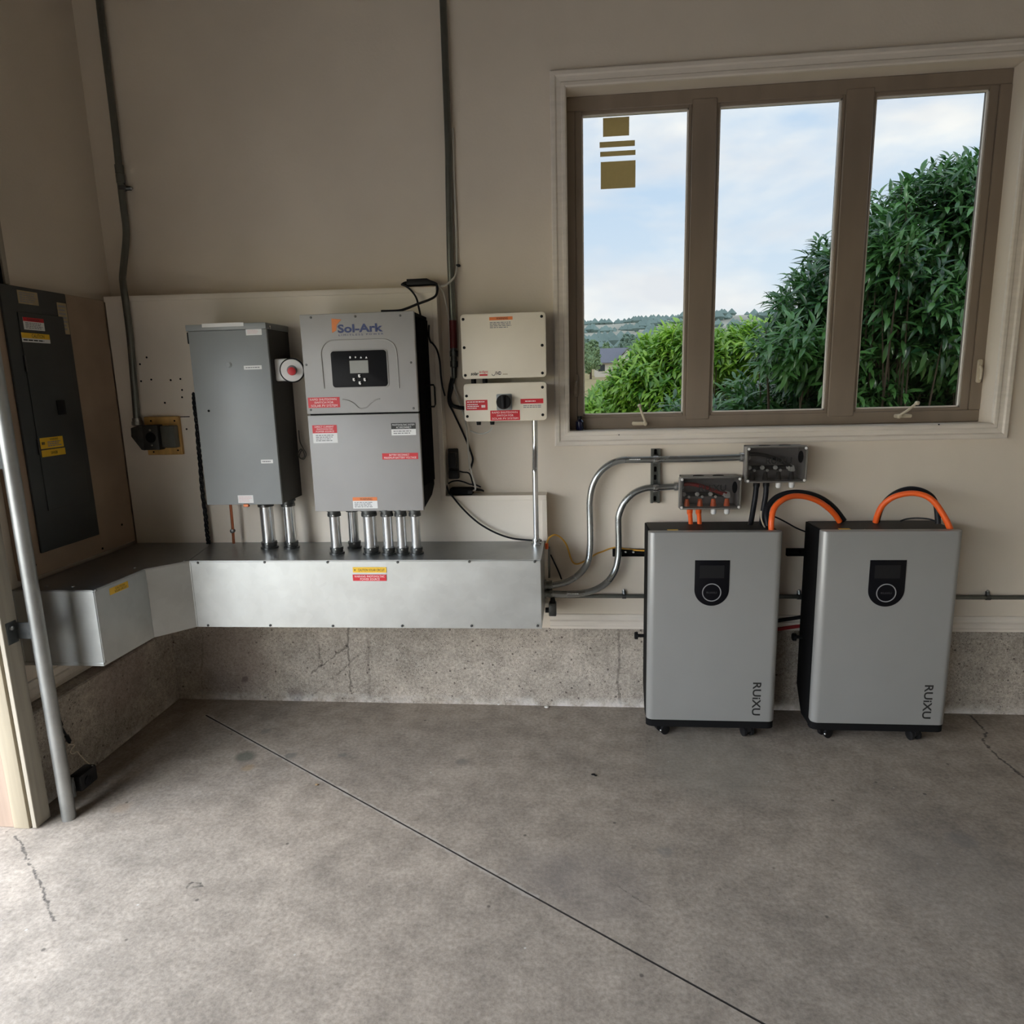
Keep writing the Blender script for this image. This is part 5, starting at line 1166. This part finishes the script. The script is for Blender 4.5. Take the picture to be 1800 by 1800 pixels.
MB().tube([(-0.1402,2.98,0.8408),(-0.135,2.985,0.8605),(-0.1222,2.99,0.875),(-0.102,3,0.8805),(-0.0771,3.02,0.8626),(-0.0547,3.04,0.8285),(-0.0424,3.06,0.7859),(-0.0351,3.075,0.7549),(-0.0222,3.085,0.7277),(-0.0012,3.09,0.7208),(0.0358,3.092,0.7366),(0.0805,3.092,0.7665),(0.1146,3.092,0.78),(0.1485,3.092,0.7935),(0.1796,3.09,0.7993),(0.2182,3.085,0.7923),(0.2643,3.08,0.788),(0.3101,3.075,0.7865)], 0.0038, 8).build('cable', CABLE_Y, t)
q = (-0.1402,2.98,0.8408); MB().cyl((q[0], q[1], q[2] - 0.02), (q[0], q[1], q[2] + 0.006), 0.0075, 8).build('connector', CABLE_O, t)
# mounting rail behind the batteries
z0_ = (0.2309,3.08,0.7585)[2]; z1_ = (0.2307,3.08,0.7908)[2]
for (xa, xb, lb) in (((0.1583,3.08,0.7748)[0], 0.9, 'black steel mounting rail on the wall behind the left battery cabinet'), (0.935, 1.62, 'black steel mounting rail on the wall behind the right battery cabinet')):
    t = thing('mounting_rail', ((xa + xb) / 2, 3.09, z0_), lb, 'rail')
    m2 = MB(); m2.box(xa, xb, W - 0.004, W - 0.0005, z0_, z1_); m2.box(xa, xb, W - 0.022, W - 0.001, z0_, z0_ + 0.004); m2.box(xa, xb, W - 0.022, W - 0.001, z1_ - 0.004, z1_); m2.build('channel', BLACKM, t, smooth=False)
    screws([(xa + 0.095, W - 0.006, (z0_ + z1_) / 2 + 0.002), (xa + 0.06, W - 0.006, (z0_ + z1_) / 2 + 0.003)], (0, -1, 0), 0.007, t, NICK, 0.006)

# ---------------------------------------------------------------- clear-lidded junction boxes
CLEAR = bpy.data.materials.new('clear_lid'); CLEAR.use_nodes = True
nt = CLEAR.node_tree; nt.nodes.remove(nt.nodes['Principled BSDF'])
tr = nd(nt, 'ShaderNodeBsdfTransparent'); tr.inputs[0].default_value = (0.82, 0.82, 0.82, 1)
gl = nd(nt, 'ShaderNodeBsdfGlossy'); gl.inputs['Roughness'].default_value = 0.08
mxs = nd(nt, 'ShaderNodeMixShader'); mxs.inputs[0].default_value = 0.07
nt.links.new(tr.outputs[0], mxs.inputs[1]); nt.links.new(gl.outputs[0], mxs.inputs[2]); nt.links.new(mxs.outputs[0], nt.nodes['Material Output'].inputs[0])
JBASE = M('box_base_grey', (0.22, 0.208, 0.204), 0.5)
TIN = M('tinned_bolt', (0.75, 0.74, 0.72), 0.3, 0.4)
RIM = M('frosted_lid_edge', (0.34, 0.325, 0.30), 0.35); RIM.node_tree.nodes['Principled BSDF'].inputs['Alpha'].default_value = 0.6
JY = 2.985
def junction_box(r, label, cable_mat, conn, inner_mat):
    x0, x1, z0, z1 = r
    t = thing('junction_box', ((x0 + x1) / 2, 3.04, z0), label, 'junction box', 'clear-lidded junction boxes')
    e0 = x0 + 0.011
    m2 = MB(); m2.box(e0, x1, W - 0.01, W - 0.0005, z0, z1)
    wth = 0.004
    for bx in ((e0, e0 + wth, z0, z1), (x1 - wth, x1, z0, z1), (e0, x1, z0, z0 + wth), (e0, x1, z1 - wth, z1)): m2.box(bx[0], bx[1], JY + 0.03, W - 0.005, bx[2], bx[3])
    m2.build('base', JBASE, t, smooth=False)
    m2 = MB()
    m2.prism(rrect(x0 - 0.003, x1 + 0.003, z0 - 0.003, z1 + 0.003, 0.012), JY, JY + 0.003, 'y')
    lid = m2.build('clear_lid', CLEAR, t)
    fm = MB()
    for bx in ((x0 - 0.004, x0 + 0.004, z0, z1), (x1 - 0.004, x1 + 0.004, z0, z1), (x0, x1, z0 - 0.004, z0 + 0.003), (x0, x1, z1 - 0.003, z1 + 0.004)): fm.box(bx[0], bx[1], JY + 0.002, JY + 0.034, bx[2], bx[3], 0.002, 1)
    fm.build('lid_rim', RIM, lid)
    bar = MB(); bar.box(x0 + 0.012, x1 - 0.05, JY + 0.055, JY + 0.085, z0 + 0.045, z0 + 0.062, 0.002, 1); bar.build('busbar', BLACK, t)
    n = 4; W4 = (x1 - x0 - 0.06)
    for k in range(n):
        xx = x0 + 0.035 + W4 * k / (n - 0.6)
        m2 = MB(); m2.lathe((xx - 0.012, JY + 0.055, z0 + 0.056), (0, -1, 0), [(0, 0.010), (0.006, 0.010), (0.007, 0.006), (0.014, 0.006)], 6); m2.build('terminal_bolt', TIN, t)
        m2 = MB(); m2.lathe((xx + 0.010, JY + 0.055, z0 + 0.044), (0, -1, 0), [(0, 0.006), (0.006, 0.006), (0.008, 0.004)], 8); m2.build('terminal_screw', TIN, t)
        m2 = MB(); m2.lathe((xx, JY + 0.045, z0 + 0.036), (0, 0, -1), [(0, 0.008), (0.010, 0.010), (0.030, 0.013), (0.036, 0.013)], 14); m2.build('terminal_boot', conn, t)
    for k in (2, 3):
        xx = x0 + 0.035 + W4 * k / (n - 0.6)
        m2 = MB(); m2.lathe((xx, JY + 0.036, z0), (0, 0, -1), [(0, 0.0115), (0.026, 0.0115), (0.031, 0.008)], 12); m2.build('blanking_plug', WHITE, t)
    m2 = MB(); m2.lathe((x1 - 0.046, JY + 0.06, z0 + 0.052), (0, -1, 0), [(0, 0.016), (0.004, 0.016), (0.005, 0.009), (0.02, 0.009)], 6); m2.build('main_stud', TIN, t)
    hz = z1 - 0.04
    m2 = MB(); m2.tube([(x0 + 0.004, 3.05, hz), (x0 + 0.05, 3.04, hz + 0.006), (x0 + 0.11, 3.03, hz - 0.006), (x1 - 0.08, JY + 0.05, hz - 0.032), (x1 - 0.048, JY + 0.052, z0 + 0.056)], 0.0085, 10); m2.build('inner_cable', inner_mat, t)
    m2 = MB(); m2.prism([(x1 - 0.026 + 0.011 * math.cos(a), z1 - 0.042 + 0.026 * math.sin(a)) for a in frange(0, 2 * PI, 17)[:-1]], JY - 0.0015, JY + 0.0, 'y'); m2.build('knockout', BLACKM, t)
    for xx in (0.085, 0.17):
        m2 = MB(); m2.lathe((x0 + xx, 3.04, z1 - 0.001), (0, 0, 1), [(0, 0.024), (0.004, 0.024)], 18); m2.build('top_knockout', BLACKM, t)
    screws([(x0 + 0.006, JY - 0.001, z1 - 0.006), (x1 - 0.006, JY - 0.001, z1 - 0.006), (x0 + 0.006, JY - 0.001, z0 + 0.006), (x1 - 0.006, JY - 0.001, z0 + 0.006)], (0, -1, 0), 0.006, t, WHITE, 0.003)
    zz = z0 + 0.078
    lettering(face_back(JY - 0.0006), (x0 + 0.078, x1 - 0.062, zz, zz + 0.027), 'RUiXU', INK, t, bold=0.01, lift=0.0004)
    return t
r1 = (0.4447,0.7001,0.9971,1.132); r2 = (0.7216,0.9682,1.111,1.26)
h_ = 0.142
junction_box((r1[0], r1[1], r1[2], r1[3]), 'lower left clear-lidded junction box with orange boots, above the left battery cabinet', CABLE_O, CABLE_O, CABLE_R)
junction_box((r2[0], r2[1], r2[2], r2[3]), 'upper right clear-lidded junction box with black cables, just below the window casing', CABLE_B, BLACK, CABLE_B)
t = None
BT = 0.926  # top of the battery cabinets
for k, (px_a, lb) in enumerate((((0.4938,3.02,0.963), 'short orange cable from the lower junction box, left one of two'), ((0.532,3.02,0.9627), 'short orange cable from the lower junction box, right one of two'))):
    t = thing('orange_lead', (px_a[0], 3.02, BT), lb, 'cable', 'orange leads under the lower junction box')
    x_ = px_a[0]
    MB().tube([(x_, 3.03, r1[2] + 0.001), (x_, 3.03, r1[2] - 0.02), (x_ + 0.001, 3.02, BT + 0.03), (x_ + 0.001, 3.0, BT - 0.006)], 0.0098, 12).build('cable', CABLE_O, t)
    MB().lathe((x_, 3.03, r1[2]), (0, 0, -1), [(0, 0.0135), (0.028, 0.0125), (0.034, 0.010)], 14).build('gland', CABLE_O, t)
for k, (pa, pb, lb) in enumerate((([(0.7763,3.03,1.108),(0.7713,3.02,1.049),(0.7616,3.01,0.9882),(0.7492,2.99,0.9341),(0.7401,2.97,0.9208)], 0, 'black cable from the upper junction box, left one of two'), ([(0.8171,3.03,1.107),(0.8146,3.02,1.049),(0.8049,3.01,0.9878),(0.7948,2.99,0.9338),(0.788,2.97,0.918)], 0, 'black cable from the upper junction box, right one of two'))):
    t = thing('black_lead', pa[-1], lb, 'cable', 'black leads under the upper junction box')
    MB().tube(pa, 0.0112, 12).build('cable', CABLE_B, t)
    MB().lathe(Vector(pa[0]) + Vector((0, 0, 0.002)), (0, 0, -1), [(0, 0.014), (0.02, 0.014), (0.03, 0.0115)], 14).build('gland', BLACK, t)

# ---------------------------------------------------------------- battery cabinets
def battery(x0, label):
    x1 = x0 + 0.546; y0, y1 = 2.815, 3.052; z0, z1 = 0.088, BT
    t = thing('battery_cabinet', ((x0 + x1) / 2, 2.93, 0), label, 'battery', 'battery cabinets')
    m2 = MB(); m2.prism([(y0 + 0.03, z0 - 0.036), (y0 + 0.03, z1 - 0.003), (y1, z1 - 0.003), (y1, z0 + 0.075), (y1 - 0.08, z0 - 0.036)], x0 + 0.006, x1 - 0.006, 'x', 0.003); m2.build('case', BLACKM, t)
    m2 = MB()
    prof = [(x0 + 0.002, y0 + 0.045)] + [(x0 + 0.03 - 0.03 * math.cos(a), y0 + 0.026 - 0.026 * math.sin(a)) for a in frange(0, PI / 2, 11)] + [(x1 - 0.03 + 0.03 * math.sin(a), y0 + 0.026 - 0.026 * math.cos(a)) for a in frange(0, PI / 2, 11)] + [(x1 - 0.002, y0 + 0.045)]
    m2.prism(prof, z0, z1 + 0.004, 'z', 0.003); m2.build('front_panel', SILVER, t, angle=30)
    m2 = MB(); m2.prism([(a, b + 0.006) for a, b in prof], z0 - 0.034, z0 - 0.0005, 'z'); m2.build('bottom_skirt', BLACKM, t, angle=30)
    m2 = MB(); m2.box(x0 + 0.012, x1 - 0.012, y0 + 0.045, y1 - 0.006, z1 - 0.004, z1 + 0.0005, 0.002, 1); m2.build('top_plate', BLACK, t)
    m2 = MB(); m2.box(x0 + 0.085, x0 + 0.13, y0 + 0.055, y0 + 0.075, z1 + 0.0005, z1 + 0.0012); m2.build('warning_sticker', YELLOW, t)['label'] = 'small yellow sticker on the top'
    screws([(x0 + 0.18, y0 + 0.043, z1 + 0.001), (x0 + 0.36, y0 + 0.043, z1 + 0.001)], (0, 0, 1), 0.005, t, NICK)
    # display: square-topped, round-bottomed
    dx0, dx1 = x0 + 0.192, x0 + 0.334; dz1 = z1 - 0.115; cz = dz1 - 0.127; rr = (dx1 - dx0) / 2; cx = (dx0 + dx1) / 2
    pl = [(dx1, dz1), (dx0, dz1)] + [(cx - rr * math.cos(a), cz - rr * math.sin(a)) for a in frange(0, PI, 25)]
    m2 = MB(); m2.prism(pl, y0 - 0.002, y0 + 0.003, 'y', 0.0008); dsp = m2.build('display_panel', GLOSSB, t)
    ff = face_back(y0 - 0.0021)
    plate(ff, (dx0 + 0.02, dx1 - 0.022, dz1 - 0.077, dz1 - 0.022), 0, 0.0003, 'screen', SCREEN, dsp)
    m2 = MB(); seg = 40; V = []
    for r_ in (0.0355, 0.0393):
        for hh in (0.0, 0.0012): V += [(cx + r_ * math.cos(2 * PI * i / seg), y0 - 0.002 - hh, cz - 0.012 + r_ * math.sin(2 * PI * i / seg)) for i in range(seg)]
    F = []
    for i in range(seg):
        j = (i + 1) % seg
        F += [(seg + i, seg + j, 3 * seg + j, 3 * seg + i), (i, j, seg + j, seg + i), (2 * seg + i, 3 * seg + i, 3 * seg + j, 2 * seg + j)]
    m2._add(V, F); m2.build('ring', M('ring_grey', (0.28, 0.28, 0.29), 0.35), dsp)
    lettering(ff, (cx - 0.021, cx + 0.021, cz - 0.0165, cz - 0.0085), 'RUiXU', M('dim_print', (0.06, 0.06, 0.065), 0.4), dsp, lift=0.0005)
    lettering(face_back(y0), (x1 - 0.098, x1 - 0.063, z0 + 0.03, z0 + 0.182), 'RUiXU', INK, t, rot=-90, lift=0.0005, bold=0.02, name='logo_lettering')
    for (cx_, cy_, turn) in ((x0 + 0.075, y0 + 0.05, 0.5), (x1 - 0.105, y0 + 0.045, -1.3), (x0 + 0.075, y1 - 0.06, 0.2), (x1 - 0.105, y1 - 0.06, 0.9)):
        ca, sa = math.cos(turn), math.sin(turn)
        def tr_(a, b, z): return (cx_ + a * ca - b * sa, cy_ + a * sa + b * ca, z)
        m2 = MB()
        m2.lathe(tr_(0, 0, z0 - 0.0365), (0, 0, -1), [(0, 0.030), (0.006, 0.028), (0.007, 0.02), (0.012, 0.02)], 16)
        P = [(-0.024, 0.049), (0.022, 0.049), (0.026, 0.03), (0.010, 0.014), (-0.010, 0.014), (-0.034, 0.030), (-0.038, 0.044)]
        n_ = len(P)
        m2._add([tr_(a, -0.0095, z) for a, z in P] + [tr_(a, 0.0095, z) for a, z in P], [tuple(range(n_ - 1, -1, -1)), tuple(range(n_, 2 * n_))] + [(i, (i + 1) % n_, (i + 1) % n_ + n_, i + n_) for i in range(n_)])
        ca_ = m2.build('caster', BLACK, t)
        for w_ in (-0.024, 0.009):
            w1 = Vector(tr_(0.003, w_, 0.0235)); w2 = Vector(tr_(0.003, w_ + 0.015, 0.0235))
            m2 = MB(); m2.lathe(w1, w2 - w1, [(0, 0.008), (0.0005, 0.019), (0.002, 0.0225), (0.013, 0.0225), (0.0145, 0.019), (0.015, 0.008)], 20); m2.build('wheel', BLACK, ca_)
        screws([tr_(-0.026, -0.026, 0.03)], (0, -1, 0), 0.004, ca_, NICK)
    # bracket bolt on the left side
    zz = 0.405
    m2 = MB(); m2.lathe((x0 + 0.007, y1 - 0.05, zz), (-1, 0, 0), [(0, 0.008), (0.03, 0.008), (0.031, 0.017), (0.045, 0.017), (0.047, 0.013)], 14); m2.build('side_knob', BLACK, t)
    return t
battery(0.293, 'left battery cabinet, silver grey on casters, under the clear junction boxes')
battery(0.992, 'right battery cabinet, silver grey on casters, near the right edge')
# ---------------------------------------------------------------- battery power cables
def arc_cable(path, r, mat, label, name, group, ties=()):
    t = thing(name, path[0], label, 'cable', group)
    MB().tube(path, r, 14).build('cable', mat, t)
    return t
CB = 0.925
a1 = [(0.8023,2.865,0.9212),(0.8017,2.87,0.9662),(0.8164,2.89,1.015),(0.8529,2.91,1.045),(0.8997,2.93,1.058),(0.9572,2.95,1.052),(1.014,2.965,1.031),(1.063,2.98,0.9986),(1.099,2.99,0.9641),(1.122,2.995,0.933)]
t = arc_cable(a1, 0.0118, CABLE_O, 'orange power cable arching from the left battery cabinet to the right one', 'orange_power_cable', 'orange power cables')
for i in (2, 7):
    p = Vector(a1[i]); d = Vector(a1[i + 1]) - Vector(a1[i - 1]); MB().lathe(p - d.normalized() * 0.002, d, [(0, 0.0128), (0.004, 0.0128)], 14).build('cable_tie', CABLE_O, t)
b1 = [(0.8055,2.93,0.929),(0.8017,2.95,0.9744),(0.8149,2.97,1.01),(0.8446,2.98,1.043),(0.8877,2.985,1.061),(0.9393,2.985,1.066),(1,2.99,1.054),(1.057,3,1.027),(1.105,3.01,0.9876),(1.146,3.01,0.9347)]
arc_cable(b1, 0.0112, CABLE_B, 'black power cable arching behind the orange one between the battery cabinets', 'black_power_cable', 'black power cables')
a2 = [(1.267,2.99,0.9305),(1.27,2.98,0.9672),(1.281,2.97,1.006),(1.305,2.95,1.041),(1.34,2.935,1.06),(1.381,2.92,1.067),(1.422,2.905,1.057),(1.45,2.89,1.033),(1.472,2.88,0.9995),(1.492,2.87,0.9612),(1.508,2.865,0.9243)]
t = arc_cable(a2, 0.0118, CABLE_O, 'orange power cable looping over the right battery cabinet', 'orange_power_cable', 'orange power cables')
for i in (7, 9):
    p = Vector(a2[i]); d = Vector(a2[i + 1]) - Vector(a2[i - 1]); MB().lathe(p - d.normalized() * 0.002, d, [(0, 0.0128), (0.004, 0.0128)], 14).build('cable_tie', CABLE_O, t)
b2 = [(1.276,3,0.9308),(1.286,2.99,0.9922),(1.309,2.98,1.036),(1.343,2.97,1.066),(1.385,2.965,1.078),(1.426,2.955,1.072),(1.459,2.945,1.052),(1.477,2.935,1.02),(1.485,2.93,0.9777),(1.489,2.925,0.9377)]
arc_cable(b2, 0.0112, CABLE_B, 'black power cable looping behind the orange one over the right battery cabinet', 'black_power_cable', 'black power cables')
t = thing('comms_cable', (1.0, 3.0, 0.95), 'thin black data cable sagging between the tops of the battery cabinets', 'cable')
MB().tube([(0.8135,2.95,0.9744),(0.8528,2.97,0.9576),(0.8976,2.99,0.9331),(0.94,3,0.908),(0.9774,3.01,0.8903),(1.01,3.02,0.8777)], 0.0034, 8).build('cable', CABLE_B, t)
t = thing('comms_cable', (1.4, 3.0, 0.95), 'thin black data cable lying on top of the right battery cabinet', 'cable')
MB().tube([(1.367,2.99,0.9348),(1.391,2.985,0.9455),(1.425,2.97,0.952),(1.461,2.95,0.9521),(1.491,2.935,0.9429)], 0.0034, 8).build('cable', CABLE_B, t)
t = thing('yellow_lead', (0.82, 2.95, 0.95), 'thin tan lead beside the black cable on the left battery cabinet', 'cable')
MB().tube([(0.7824,2.96,0.99),(0.7823,2.955,0.9612),(0.7865,2.94,0.9394),(0.7913,2.92,0.9238)], 0.003, 8).build('cable', HARD, t)
t = thing('red_cable', (0.92, 3.08, 0.5), 'dark red cable low on the wall in the gap between the battery cabinets', 'cable')
MB().tube([(0.8185,3.085,0.3976),(0.9248,3.085,0.4124),(0.995,3.085,0.424),(1.095,3.085,0.4385)], 0.009, 8).build('cable', CABLE_R, t)
MB().tube([(0.8174,3.086,0.4305),(0.9232,3.086,0.4533),(0.9933,3.086,0.4648),(1.092,3.086,0.4873)], 0.009, 8).build('second_strand', CABLE_B, t)

# ---------------------------------------------------------------- small things
q = Vector((0.0118,3.15,1.359))
t = thing('glass_bottle', (q.x, 3.15, WZ0), 'small dark blue glass bottle standing in the left corner of the windowsill', 'bottle')
MB().lathe((q.x, 3.152, WZ0 + 0.0005), (0, 0, 1), [(0, 0.017), (0.003, 0.0185), (0.038, 0.0185), (0.046, 0.012), (0.050, 0.009)], 20).build('bottle', BOTTLE, t)
MB().lathe((q.x, 3.152, WZ0 + 0.0505), (0, 0, 1), [(0, 0.0105), (0.012, 0.0105), (0.013, 0.009)], 16).build('cap', BLACK, t)
def crumb(name, p, r, mat, label, cat, seed, group=None, flat=0.35):
    rnd = random.Random(seed); mb = MB()
    bmesh.ops.create_icosphere(mb.bm, subdivisions=1, radius=r)
    for v in mb.bm.verts: v.co = Vector((v.co.x * rnd.uniform(0.7, 1.4), v.co.y * rnd.uniform(0.5, 0.9), v.co.z * flat)) + Vector((p[0], p[1], r * flat))
    return tag(mb.build(name, mat, None, smooth=False), label, cat, group)
for k, (p, r) in enumerate([((-1.047,2.386,0),0.008)]):
    crumb('dry_leaf', p, r, LEAFDRY, 'tiny tan leaf fragment on the concrete beside the saw-cut joint', 'debris', k)
for k, (p, r) in enumerate(zip([(0.0534,2.514,0), (0.0623,2.507,0)], (0.009, 0.006))):
    crumb('dark_chip', p, r, BLACKM, ('larger' if k == 0 else 'smaller') + ' dark chip lying mid floor in front of the left battery cabinet', 'debris', 20 + k)
for k, (p, r) in enumerate(zip([(-0.3948,3.1,0), (-0.1586,3.08,0)], (0.010, 0.013))):
    crumb('paint_flake', p, r, FLAKE, ('smaller white flake at the foot of the concrete wall, middle of the floor', 'larger white flake at the foot of the concrete wall, left of the batteries')[k], 'debris', 40 + k)
